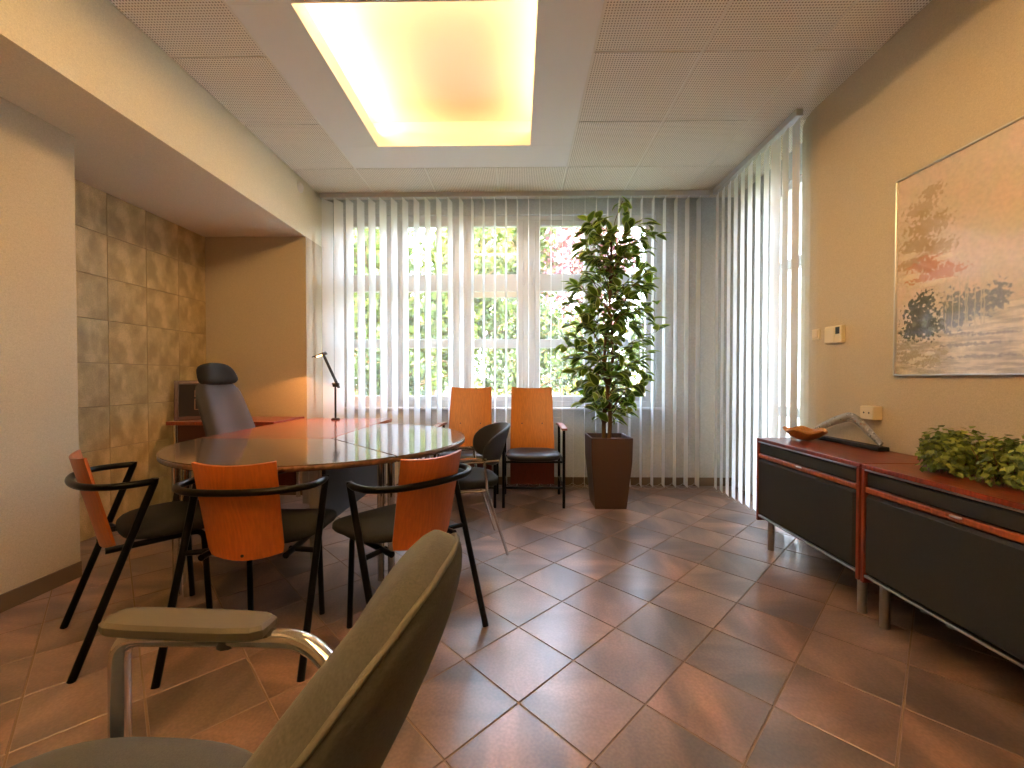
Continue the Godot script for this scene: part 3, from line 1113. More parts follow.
func shell_chair() -> void:
	var t := thing("shell_chair", "black tub chair with thin chrome legs drawn up to the round table", "chair", Vector3(-0.118, 0, -2.774), atan2(0.97, -0.24))
	var st := S()
	pad(st, 40, 8, 2.6, func(x: float, y: float) -> Vector3:
		var s := x * 1.25
		var yy := 0.672 + y * 0.125 - 0.03 * x * x
		var rad := 0.235 + 0.04 * (y + 0.3)
		return Vector3(rad * sin(s), yy, -0.235 + rad * cos(s)),
		func(q: float) -> float: return 0.008 + 0.016 * sqrt(maxf(0.0, 1.0 - pow(q, 6.0))))
	part("backrest", st, M.black_leather, t)
	st = S()
	pad(st, 36, 6, 2.8, func(x: float, y: float) -> Vector3: return Vector3(x * 0.225, 0.448 - 0.012 * (1 - x * x), y * 0.22 - 0.25), func(q: float) -> float: return 0.02 + 0.05 * sqrt(maxf(0.0, 1.0 - pow(q, 6.0))))
	part("seat", st, M.charcoal_cloth, t)
	for s in [-1, 1]:
		st = S()
		tube(st, fillet([Vector3(s * 0.215, 0, 0.0), Vector3(s * 0.225, 0.40, -0.13), Vector3(s * 0.235, 0.585, -0.15)], 0.03), 0.009, 8)
		part("leg", st, M.chrome, t)
		st = S()
		tube(st, fillet([Vector3(s * 0.22, 0, -0.46), Vector3(s * 0.235, 0.585, -0.40), Vector3(s * 0.235, 0.595, -0.06)], 0.03), 0.009, 8)
		part("leg", st, M.chrome, t)
		st = S()
		shell(st, 6, 4, func(u: float, v: float) -> Vector3: return Vector3(s * 0.235 + (v - 0.5) * 0.034, 0.607, lerpf(-0.40, -0.14, u)), func(_u: float, _v: float) -> float: return 0.012)
		part("armrest", st, M.chrome, t)
		st = S()
		tube(st, [Vector3(s * 0.224, 0.41, -0.435), Vector3(s * 0.222, 0.41, -0.135)], 0.008, 8)
		part("rail", st, M.chrome, t)
	st = S()
	tube(st, [Vector3(-0.222, 0.41, -0.30), Vector3(0.222, 0.41, -0.30)], 0.008, 8)
	part("cross_rail", st, M.chrome, t)

func office_chair() -> void:
	var t := thing("office_chair", "grey swivel office chair with headrest behind the red desk", "office chair", Vector3(-1.985, 0, -3.02), deg_to_rad(-90 - 6))
	var st := S()
	pad(st, 36, 8, 5.0, func(x: float, y: float) -> Vector3:
		var v := y * 0.5 + 0.5
		return Vector3(x * lerpf(0.215, 0.175, v), lerpf(0.52, 1.075, v), 0.10 + 0.20 * v - 0.05 * x * x),
		func(q: float) -> float: return 0.03 + 0.085 * sqrt(maxf(0.0, 1.0 - pow(q, 5.0))))
	part("backrest", st, M.grey_office_cloth, t)
	st = S()
	pad(st, 32, 8, 3.6, func(x: float, y: float) -> Vector3: return Vector3(x * (0.150 - 0.022 * y), 1.128 + y * 0.078, 0.272 + 0.03 * y - 0.035 * x * x), func(q: float) -> float: return 0.02 + 0.085 * sqrt(maxf(0.0, 1.0 - pow(q, 5.0))))
	part("headrest", st, M.charcoal_cloth, t)
	st = S()
	pad(st, 36, 7, 3.2, func(x: float, y: float) -> Vector3: return Vector3(x * 0.25, 0.47, y * 0.245 - 0.13), func(q: float) -> float: return 0.03 + 0.075 * sqrt(maxf(0.0, 1.0 - pow(q, 6.0))))
	part("seat", st, M.grey_office_cloth, t)
	for s in [-1, 1]:
		st = S()
		tube(st, fillet([Vector3(s * 0.20, 0.42, -0.06), Vector3(s * 0.29, 0.44, -0.06), Vector3(s * 0.29, 0.64, -0.06)], 0.04), 0.016, 10)
		box(st, Vector3(s * 0.29, 0.655, -0.09), Vector3(0.07, 0.03, 0.26), 0.012)
		part("armrest", st, M.black_plastic, t)
	st = S()
	tube(st, [Vector3(0, 0.08, -0.1), Vector3(0, 0.44, -0.1)], 0.028, 14)
	part("column", st, M.black_plastic, t)
	for k in 5:
		var a := TAU * k / 5 + 0.3
		var e := Vector3(cos(a) * 0.29, 0.075, sin(a) * 0.29 - 0.1)
		st = S()
		tube(st, [Vector3(0, 0.115, -0.1), e], [0.026, 0.016], 10)
		var lg := part("base_arm", st, M.black_plastic, t)
		st = S()
		var ax := Vector3(-sin(a), 0, cos(a))
		tube(st, [e - ax * 0.022 - Vector3(0, 0.045, 0), e + ax * 0.022 - Vector3(0, 0.045, 0)], 0.03, 14)
		part("caster", st, M.black_plastic, lg)

func grey_armchair() -> void:
	# faces -x; local forward is -z, so local +x lies away from the camera
	var t := thing("upholstered_armchair", "worn grey upholstered armchair with chrome arm tube and padded armrest", "chair", Vector3(-0.46, 0, -0.45), PI / 2 - 0.04)
	var st := S()
	var mid := func(y: float) -> float: return 0.128 + 0.62 * (y - 0.47) - 0.12 * (y - 0.47) * (y - 0.47)
	pad(st, 48, 12, 2.25, func(x: float, y: float) -> Vector3:
		var yy := 0.665 + y * 0.255
		var w := 0.235 - 0.03 * y
		return Vector3(x * w, yy, mid.call(yy) - 0.055 * x * x),
		func(q: float) -> float: return 0.02 + 0.075 * sqrt(maxf(0.0, 1.0 - pow(q, 3.0))))
	var bk := part("backrest", st, M.worn_grey_cloth, t)
	st = S()
	var surf := func(x: float, y: float) -> Vector3:
		var yy := 0.665 + y * 0.255
		return Vector3(x * (0.235 - 0.03 * y), yy, mid.call(yy) - 0.055 * x * x)
	var pts := []
	for k in 73:
		var a := TAU * k / 72
		var q := pow(pow(absf(cos(a)), 2.25) + pow(absf(sin(a)), 2.25), -1.0 / 2.25)
		var x := q * cos(a)
		var y := q * sin(a)
		var nrm: Vector3 = (surf.call(x + 0.01, y) - surf.call(x - 0.01, y)).cross(surf.call(x, y + 0.01) - surf.call(x, y - 0.01)).normalized()
		pts.append(surf.call(x * 1.004, y * 1.004) + nrm * 0.0095 + Vector3(0, 0.0008 * sin(k * 2.3), 0))
	tube(st, pts, 0.0032, 6)
	part("seam", st, M.seam_thread, bk)
	st = S()
	pad(st, 48, 9, 2.8, func(x: float, y: float) -> Vector3: return Vector3(x * 0.25, 0.452 + 0.012 * (1 - x * x) - 0.03 * pow(clampf(-y, 0, 1), 4.0), y * 0.27 - 0.15), func(q: float) -> float: return 0.025 + 0.075 * sqrt(maxf(0.0, 1.0 - pow(q, 4.0))))
	part("seat", st, M.worn_grey_cloth, t)
	for s in [-1, 1]:
		st = S()
		var path := fillet([Vector3(s * 0.262, 0.016, 0.24), Vector3(s * 0.262, 0.016, -0.265), Vector3(s * 0.262, 0.640, -0.262), Vector3(s * 0.262, 0.646, 0.0), Vector3(s * 0.255, 0.650, 0.09), Vector3(s * 0.215, 0.600, 0.18)], 0.045, 6)
		tube(st, path, 0.016, 14)
		part("arm_tube", st, M.chrome, t)
		st = S()
		var poly := PackedVector2Array()
		for k in 24:
			var a := TAU * k / 24
			var q := pow(pow(absf(cos(a)), 5.0) + pow(absf(sin(a)), 5.0), -0.2)
			poly.append(Vector2(s * 0.262 + 0.034 * q * cos(a), -0.132 + 0.150 * q * sin(a)))
		prism(st, poly, 0.654, 0.678, 0.006)
		var pd := part("arm_pad", st, M.khaki_pad, t)
		st = S()
		tube(st, [Vector3(s * 0.262, 0.632, -0.06), Vector3(s * 0.262, 0.658, -0.06)], 0.018, 10)
		part("bracket", st, M.black_plastic, pd)
	st = S()
	tube(st, [Vector3(-0.262, 0.42, -0.263), Vector3(0.262, 0.42, -0.263)], 0.012, 10)
	part("cross_tube", st, M.chrome, t)
	st = S()
	tube(st, [Vector3(-0.262, 0.016, 0.235), Vector3(0.262, 0.016, 0.235)], 0.014, 10)
	part("cross_tube", st, M.chrome, t)

func make_chairs() -> void:
	var c2 := tube_chair("orange plywood armchair seen from behind between the two others at the table")
	c2.position = Vector3(-1.04, 0, -1.458)
	c2.rotation.y = atan2(0.084, 0.996)
	copy_of(c2, "orange plywood armchair turned side-on beside the bare plastered pier", Vector3(-1.81, 0, -1.62), atan2(-0.64, 0.77))
	copy_of(c2, "orange plywood armchair standing beside the black tub chair at the table", Vector3(-0.31, 0, -1.635), atan2(0.75, 0.66))
	high_chair("high-back orange armchair by the blind, beside the tall potted ficus", Vector3(0.128, 0, -3.74))
	high_chair("high-back orange armchair by the blind, partly behind the black tub chair", Vector3(-0.455, 0, -3.74))
	shell_chair()
	office_chair()
	grey_armchair()

# ---------------------------------------------------------------- sideboards and what stands on them
func sideboard(z0: float, z1: float, label: String) -> void:
	# front at x = 1.55, back to the wall; z0 is the far end
	var t := thing("sideboard", label, "sideboard", Vector3(1.55, 0, (z0 + z1) / 2), 0.0, "cherry sideboards with black fronts")
	var L := (z1 - z0) / 2
	var D := 0.425
	var st := S()
	bb(st, Vector3(0, 0.692, -L), Vector3(D, 0.712, L), 0.002)
	part("top", st, M.cherry_wood, t)
	for s in [-1, 1]:
		st = S()
		bb(st, Vector3(0.0, 0.178, s * L), Vector3(D, 0.692, s * (L - 0.018)), 0.002)
		part("side_panel", st, M.cherry_wood, t)
	st = S()
	bb(st, Vector3(0.03, 0.19, -L + 0.018), Vector3(D, 0.208, L - 0.018), 0.001)
	bb(st, Vector3(D - 0.012, 0.208, -L + 0.018), Vector3(D, 0.692, L - 0.018), 0.0)
	part("carcass", st, M.dark_mahogany, t)
	st = S()
	bb(st, Vector3(-0.002, 0.685, -L + 0.02), Vector3(0.012, 0.691, L - 0.02), 0.001)
	part("silver_strip", st, M.brushed_steel, t)
	st = S()
	bb(st, Vector3(0.006, 0.617, -L + 0.022), Vector3(0.026, 0.678, L - 0.022), 0.006)
	part("drawer", st, M.black_panel_cloth, t)
	st = S()
	bb(st, Vector3(0.002, 0.588, -L + 0.02), Vector3(0.026, 0.613, L - 0.02), 0.003)
	var rl := part("wooden_rail", st, M.cherry_rail, t)
	st = S()
	bb(st, Vector3(-0.006, 0.603, -0.02), Vector3(0.006, 0.611, 0.02), 0.002)
	part("handle", st, M.silver_frame, rl)
	st = S()
	bb(st, Vector3(-0.004, 0.222, -L + 0.022), Vector3(0.026, 0.582, L - 0.022), 0.012)
	part("flap", st, M.black_panel_cloth, t)
	st = S()
	bb(st, Vector3(0.0, 0.206, -L + 0.02), Vector3(0.02, 0.217, L - 0.02), 0.002)
	part("bottom_strip", st, M.brushed_steel, t)
	for x in [0.065, 0.36]:
		for s in [-1, 1]:
			st = S()
			tube(st, [Vector3(x, 0, s * (L - 0.055)), Vector3(x, 0.19, s * (L - 0.055))], 0.0185, 16)
			part("leg", st, M.brushed_steel, t)

func leaf_box(st: SurfaceTool, p: Vector3, n: Vector3, up: Vector3, len: float, w: float, c: Color) -> void:
	var side := n.cross(up).normalized() * w
	var tip := p + up * len
	var m := p + up * len * 0.5 + n * w * 0.25
	st.set_color(c)
	st.set_smooth_group(-1)
	vtx(st, p); vtx(st, m + side); vtx(st, tip)
	vtx(st, p); vtx(st, tip); vtx(st, m - side)

func box_plant(c: Vector3, half: Vector3, label: String, sd: int) -> void:
	var t := thing("boxwood_plant", label, "plant", c)
	rng.seed = sd
	var st := S()
	# dark inner clump of stems
	for k in 60:
		var a := Vector3(rng.randf_range(-0.6, 0.6) * half.x, 0, rng.randf_range(-0.6, 0.6) * half.z)
		var b := a * 1.35 + Vector3(rng.randf_range(-0.02, 0.02), rng.randf_range(0.4, 0.7) * half.y * 2, rng.randf_range(-0.02, 0.02))
		tube(st, [a, b], 0.0016, 4, false)
	part("stems", st, M.bark, t).set_meta("kind", "stuff")
	st = S()
	var cols := [Color(0.15, 0.21, 0.02), Color(0.22, 0.29, 0.035), Color(0.36, 0.42, 0.07), Color(0.09, 0.14, 0.015)]
	for k in 1500:
		var d := Vector3(rng.randfn(), absf(rng.randfn()) * 0.9, rng.randfn()).normalized()
		var rr := pow(rng.randf(), 0.28) * rng.randf_range(0.86, 1.06)
		var p := Vector3(signf(d.x) * pow(absf(d.x), 0.6) * half.x, pow(absf(d.y), 0.6) * half.y * 2.0, signf(d.z) * pow(absf(d.z), 0.6) * half.z) * rr
		p.y = maxf(p.y, 0.02)
		var n := (d + Vector3(rng.randf_range(-0.7, 0.7), rng.randf_range(0.0, 0.9), rng.randf_range(-0.7, 0.7))).normalized()
		var up := n.cross(Vector3(rng.randfn(), rng.randfn(), rng.randfn())).normalized()
		leaf_box(st, p, n, up, rng.randf_range(0.018, 0.030), rng.randf_range(0.008, 0.013), cols[rng.randi_range(0, 3)])
	part("foliage", st, M.box_leaf, t).set_meta("kind", "stuff")

func make_sideboards() -> void:
	sideboard(-2.72, -1.906, "cherry sideboard with black front carrying the boomerang and wooden bowl")
	sideboard(-1.896, -1.082, "cherry sideboard with black front carrying the two boxwood plants")
	var top := 0.7125
	# carved wooden bowl
	var b := thing("wooden_bowl", "orange carved wooden bowl with a wavy rim on the sideboard", "bowl", Vector3(1.775, top, -2.60))
	var st := S()
	pad(st, 48, 10, 2.0, func(x: float, y: float) -> Vector3:
		var r := sqrt(x * x + y * y)
		var a := atan2(y, x)
		var wave := 1.0 + 0.05 * sin(a * 5.0) * r
		return Vector3(x * 0.105 * wave, 0.010 + 0.058 * pow(r, 2.2) * (1.0 + 0.13 * sin(a * 5.0 + 0.9)), y * 0.115 * wave),
		func(q: float) -> float: return 0.016 + 0.002 * (1.0 - q))
	var bw := mk("bowl_wood", c8(214, 150, 76), 0.4)
	tri_tex(bw, grain(128, 0.05, 63, 0.8, 1.0, 3.0, 0.5), Vector3(8, 8, 8))
	part("bowl", st, bw, b)
	# boomerang on a dark stand, against the wall
	var bo := thing("boomerang", "painted silver boomerang with ornament propped on a dark stand against the wall", "boomerang", Vector3(1.93, top, -2.44))
	st = S()
	bb(st, Vector3(-0.035, 0, -0.22), Vector3(0.025, 0.022, 0.23), 0.003)
	part("stand", st, M.black_plastic, bo)
	var spine := spline([Vector3(0.0, 0.055, -0.265), Vector3(0.0, 0.112, -0.15), Vector3(0.0, 0.150, -0.05), Vector3(0.0, 0.160, 0.005), Vector3(0.0, 0.140, 0.06), Vector3(0.0, 0.085, 0.145), Vector3(0.0, 0.034, 0.225)], 6)
	st = S()
	var nsp := spine.size()
	shell(st, nsp - 1, 6, func(u: float, v: float) -> Vector3:
		var f := u * (nsp - 1)
		var i := mini(int(f), nsp - 2)
		var p: Vector3 = spine[i].lerp(spine[i + 1], f - i)
		var tg: Vector3 = (spine[mini(i + 2, nsp - 1)] - spine[maxi(i - 1, 0)]).normalized()
		var nn := Vector3(0, tg.z, -tg.y)
		var w := 0.026 * pow(sin(PI * clampf(u, 0.03, 0.97)), 0.25)
		return p + nn * (v - 0.5) * 2.0 * w + Vector3(0.012 * (p.y - 0.05) * 8.0 - 0.01, 0, 0) + Vector3(-0.006 * (1.0 - pow((v - 0.5) * 2.0, 2)), 0, 0),
		func(_u: float, v: float) -> float: return 0.004 + 0.010 * (1.0 - pow((v - 0.5) * 2.0, 2)))
	var im := Image.create(256, 256, false, Image.FORMAT_RGB8)
	im.fill(c8(150, 144, 132))
	rng.seed = 31
	var pal := [c8(214, 206, 188), c8(86, 92, 74), c8(150, 98, 72), c8(58, 56, 52), c8(190, 176, 150), c8(110, 122, 96)]
	for k in 150:
		var p := Vector2(rng.randf() * 256, rng.randf() * 256)
		var q := rng.randf_range(2, 8)
		var cc: Color = pal[rng.randi_range(0, 5)]
		for y in range(int(p.y - q), int(p.y + q)):
			for x in range(int(p.x - q), int(p.x + q)):
				if Vector2(x - p.x, (y - p.y) * 1.6).length() < q:
					im.set_pixel(posmod(x, 256), posmod(y, 256), cc)
	var bm := mk("boomerang_paint", Color.WHITE, 0.3, 0.25)
	tri_tex(bm, ImageTexture.create_from_image(im), Vector3(3.6, 3.6, 3.6))
	part("blade", st, bm, bo)
	box_plant(Vector3(1.765, top, -1.70), Vector3(0.095, 0.094, 0.10), "small bushy boxwood plant beside the sideboard joint, under the picture corner", 5)
	box_plant(Vector3(1.775, top, -1.475), Vector3(0.10, 0.094, 0.10), "small bushy boxwood plant further from the sideboard joint and boomerang", 6)

# ---------------------------------------------------------------- wall objects
func blob(im: Image, c: Vector2, r: Vector2, col: Color, soft := 0.5, n: FastNoiseLite = null, rag := 0.0) -> void:
	for y in range(maxi(0, int(c.y - r.y * 1.3)), mini(im.get_height(), int(c.y + r.y * 1.3))):
		for x in range(maxi(0, int(c.x - r.x * 1.3)), mini(im.get_width(), int(c.x + r.x * 1.3))):
			var d := Vector2((x - c.x) / r.x, (y - c.y) / r.y).length()
			if n != null:
				d += n.get_noise_2d(x, y) * rag
			var k := 1.0 - smoothstep(1.0 - soft, 1.0, d)
			if k > 0.0:
				im.set_pixel(x, y, im.get_pixel(x, y).lerp(col, k * col.a))

func paint_landscape() -> ImageTexture:
	# misty watercolour of a snowy field with a bush and birches; drawn over 1.4 x 1.02 m
	var W := 1024
	var H := 746
	var n := noise(0.012, 71, 4)
	var n2 := noise(0.05, 72, 3)
	var im := Image.create(W, H, false, Image.FORMAT_RGB8)
	var sky_a := c8(212, 196, 166)
	var sky_b := c8(222, 196, 174)
	for y in H:
		for x in W:
			var k := clampf(0.5 + n.get_noise_2d(x, y * 0.6) * 1.1, 0, 1)
			var c := sky_a.lerp(sky_b, k)
			var horizon := 560.0 - x * 0.10 + n.get_noise_2d(x * 2.0, 9) * 14.0
			if y > horizon:
				var g := clampf(0.55 + n.get_noise_2d(x * 0.7, y * 4.0) * 1.4, 0, 1)
				c = c8(176, 164, 140).lerp(c8(232, 218, 190), g)
			c = c * (1.0 + n2.get_noise_2d(x, y) * 0.06)
			im.set_pixel(x, y, c)
	# pale tan tree
	for a in [[90, 140, 70, 34], [120, 210, 90, 40], [80, 270, 80, 36], [150, 300, 70, 34], [60, 330, 70, 30], [130, 90, 46, 26]]:
		blob(im, Vector2(a[0], a[1]), Vector2(a[2], a[3]), Color(0.70, 0.58, 0.40, 0.75), 0.35, n2, 0.8)
	for a in [[120, 350, 80, 34], [170, 390, 80, 30], [90, 390, 60, 26]]:
		blob(im, Vector2(a[0], a[1]), Vector2(a[2], a[3]), Color(0.80, 0.52, 0.36, 0.8), 0.35, n2, 0.8)
	for a in [[40, 300, 40, 14], [180, 340, 40, 12], [60, 380, 50, 12], [150, 420, 60, 10]]:
		blob(im, Vector2(a[0], a[1]), Vector2(a[2], a[3]), Color(0.92, 0.86, 0.74, 0.9), 0.3, n2, 0.7)
	# blue-grey wood with pale birch trunks
	for a in [[215, 530, 60, 70], [260, 520, 50, 60], [310, 515, 36, 44], [345, 505, 30, 50], [190, 560, 50, 50]]:
		blob(im, Vector2(a[0], a[1]), Vector2(a[2], a[3]), Color(0.42, 0.45, 0.47, 0.85), 0.5, n2, 0.9)
	for x in [182, 204, 226, 246, 252, 274, 292, 300]:
		for y in range(400 + (x * 7) % 60, 600):
			var xx: int = x + int(n.get_noise_2d(x, y) * 6.0)
			for q in 4:
				im.set_pixel(xx + q, y, im.get_pixel(xx + q, y).lerp(c8(206, 192, 166), 0.8))
	# dark bush
	for a in [[95, 540, 62, 66], [80, 580, 60, 44], [120, 570, 50, 50], [70, 500, 34, 36], [110, 480, 36, 34]]:
		blob(im, Vector2(a[0], a[1]), Vector2(a[2], a[3]), Color(0.15, 0.19, 0.13, 0.95), 0.25, n2, 1.1)
	for a in [[110, 560, 14, 20], [70, 560, 10, 14], [135, 585, 16, 10]]:
		blob(im, Vector2(a[0], a[1]), Vector2(a[2], a[3]), Color(0.42, 0.46, 0.36, 0.9), 0.4, n2, 0.6)
	# loose grasses under the bush
	for a in [[60, 680, 60, 26], [120, 700, 60, 22], [160, 670, 44, 16], [30, 640, 30, 18]]:
		blob(im, Vector2(a[0], a[1]), Vector2(a[2], a[3]), Color(0.66, 0.60, 0.46, 0.8), 0.3, n2, 1.0)
	for a in [[90, 690, 30, 8], [130, 672, 24, 7], [60, 700, 20, 7]]:
		blob(im, Vector2(a[0], a[1]), Vector2(a[2], a[3]), Color(0.93, 0.9, 0.8, 0.9), 0.3, n2, 0.8)
	for a in [[260, 650, 110, 7], [330, 620, 90, 5], [300, 690, 130, 6], [230, 612, 60, 5]]:
		blob(im, Vector2(a[0], a[1]), Vector2(a[2], a[3]), Color(0.50, 0.47, 0.43, 0.7), 0.6, n2, 0.9)
	return ImageTexture.create_from_image(im)

func make_wall_things() -> void:
	# big glazed landscape on the right wall
	var p := thing("landscape_picture", "large glazed winter landscape in a thin silver frame above the sideboards", "picture", Vector3(X_RIGHT, 1.112, -2.225))
	var w := 1.40
	var h := 1.018
	var st := S()
	for b in [[Vector3(-0.024, 0, 0), Vector3(-0.001, 0.008, w)], [Vector3(-0.024, h - 0.008, 0), Vector3(-0.001, h, w)], [Vector3(-0.024, 0.008, 0), Vector3(-0.001, h - 0.008, 0.008)], [Vector3(-0.024, 0.008, w - 0.008), Vector3(-0.001, h - 0.008, w)]]:
		bb(st, b[0], b[1], 0.001)
	part("frame", st, M.silver_frame, p)
	st = S()
	var a0 := Vector3(-0.012, 0.008, 0.008)
	st.set_smooth_group(-1)
	var c := [a0, a0 + Vector3(0, h - 0.016, 0), Vector3(-0.012, h - 0.008, w - 0.008), Vector3(-0.012, 0.008, w - 0.008)]
	var uv := [Vector2(0, 1), Vector2(0, 0), Vector2(1, 0), Vector2(1, 1)]
	for k in [0, 1, 2, 0, 2, 3]:
		vtx(st, c[k], uv[k])
	var pm := mk("landscape_print", Color.WHITE, 0.6)
	pm.albedo_texture = paint_landscape()
	part("print", st, pm, p)
	st = S()
	bb(st, Vector3(-0.006, 0.008, 0.008), Vector3(-0.002, h - 0.008, w - 0.008))
	part("backing", st, M.black_plastic, p)
	st = S()
	bb(st, Vector3(-0.020, 0.008, 0.008), Vector3(-0.017, h - 0.008, w - 0.008))
	part("glass", st, M.picture_glass, p)
	# light switch
	var s := thing("light_switch", "small cream light switch on the wall near the glazed door", "switch", Vector3(X_RIGHT, 1.355, -2.815))
	st = S()
	bb(st, Vector3(-0.012, 0, -0.036), Vector3(-0.0005, 0.072, 0.036), 0.003)
	part("plate", st, M.white_plastic, s)
	st = S()
	bb(st, Vector3(-0.018, 0.012, -0.026), Vector3(-0.011, 0.064, 0.026), 0.003)
	part("rocker", st, M.white_plastic, s)
	var th := thing("thermostat", "cream wall thermostat with a small dark display beside the switch", "thermostat", Vector3(X_RIGHT, 1.318, -2.635))
	st = S()
	bb(st, Vector3(-0.03, 0, -0.075), Vector3(-0.0005, 0.108, 0.065), 0.005)
	part("case", st, M.white_plastic, th)
	st = S()
	bb(st, Vector3(-0.034, 0.006, -0.070), Vector3(-0.029, 0.098, 0.012), 0.002)
	part("cover", st, M.white_plastic, th)
	st = S()
	bb(st, Vector3(-0.032, 0.055, 0.020), Vector3(-0.0295, 0.098, 0.052), 0.0005)
	part("display", st, M.black_plastic, th)
	var so := thing("wall_socket", "cream surface-mounted box socket on the wall above the boomerang", "socket", Vector3(X_RIGHT, 0.868, -2.35))
	st = S()
	bb(st, Vector3(-0.055, 0, -0.045), Vector3(-0.0005, 0.075, 0.045), 0.004)
	part("case", st, M.white_plastic, so)
	for z in [-0.017, 0.017]:
		st = S()
		tube(st, [Vector3(-0.0557, 0.038, z), Vector3(-0.0549, 0.038, z)], 0.005, 10)
		part("hole", st, M.black_plastic, so)
		st = S()
		tube(st, [Vector3(-0.026 + z * 0.9, 0.040, -0.0457), Vector3(-0.026 + z * 0.9, 0.040, -0.0449)], 0.0045, 10)
		part("hole", st, M.black_plastic, so)
	# sockets below the window
	for d in [[0.384, 0.62, "white socket on the wall under the window sill behind the chair"], [1.70, 0.33, "white socket low on the wall between window and glazed door"]]:
		var q := thing("wall_socket", d[2], "socket", Vector3(d[0], d[1], Z_BACK))
		st = S()
		bb(st, Vector3(-0.04, 0, 0.0005), Vector3(0.04, 0.08, 0.012), 0.003)
		part("plate", st, M.white_pvc, q)
		st = S()
		lathe(st, [Vector2(0.024, 0.0), Vector2(0.024, 0.004), Vector2(0.019, 0.004), Vector2(0.018, -0.004)], 16, Transform3D(Basis(Vector3.RIGHT, PI / 2), Vector3(0, 0.04, 0.012)))
		part("insert", st, M.white_pvc, q)
	# round alarm sensor on the soffit
	var se := thing("motion_sensor", "round white motion sensor high on the soffit by the blind", "sensor", Vector3(X_SOFFIT, 2.83, -3.76))
	st = S()
	lathe(st, [Vector2(0, 0.028), Vector2(0.02, 0.026), Vector2(0.034, 0.018), Vector2(0.038, 0.008), Vector2(0.046, 0.007), Vector2(0.048, 0.0)], 24, Transform3D(Basis(Vector3.FORWARD, PI / 2), Vector3(0.001, 0, 0)))
	part("dome", st, M.ceiling_paint, se)

# ---------------------------------------------------------------- ficus
func leaf_mesh(len: float, w: float, green: Color, edge: Color, droop: float) -> ArrayMesh:
	var st := S()
	var n := 7
	var inner := []
	var outer := []
	for s in [1, -1]:
		var a := []
		var b := []
		for k in n + 1:
			var u := float(k) / n
			var ww := w * pow(sin(PI * pow(u, 0.8)), 0.8) if k > 0 and k < n else 0.0
			var z := -droop * u * u * len
			b.append(Vector3(s * ww, z + absf(ww) * 0.25, u * len))
			a.append(Vector3(s * ww * 0.70, z + absf(ww) * 0.17, u * len * 0.93 + 0.02 * len))
		inner.append(a)
		outer.append(b)
	st.set_smooth_group(1)
	for h in 2:
		for k in n:
			var c0 := Vector3(0, inner[h][k].y - absf(inner[h][k].x) * 0.25, inner[h][k].z)
			var c1 := Vector3(0, inner[h][k + 1].y - absf(inner[h][k + 1].x) * 0.25, inner[h][k + 1].z)
			st.set_color(green)
			quad(st, c0, inner[h][k], inner[h][k + 1], c1) if h == 1 else quad(st, c0, c1, inner[h][k + 1], inner[h][k])
			st.set_color(edge)
			quad(st, inner[h][k], outer[h][k], outer[h][k + 1], inner[h][k + 1]) if h == 1 else quad(st, inner[h][k], inner[h][k + 1], outer[h][k + 1], outer[h][k])
	st.generate_normals()
	return st.commit()

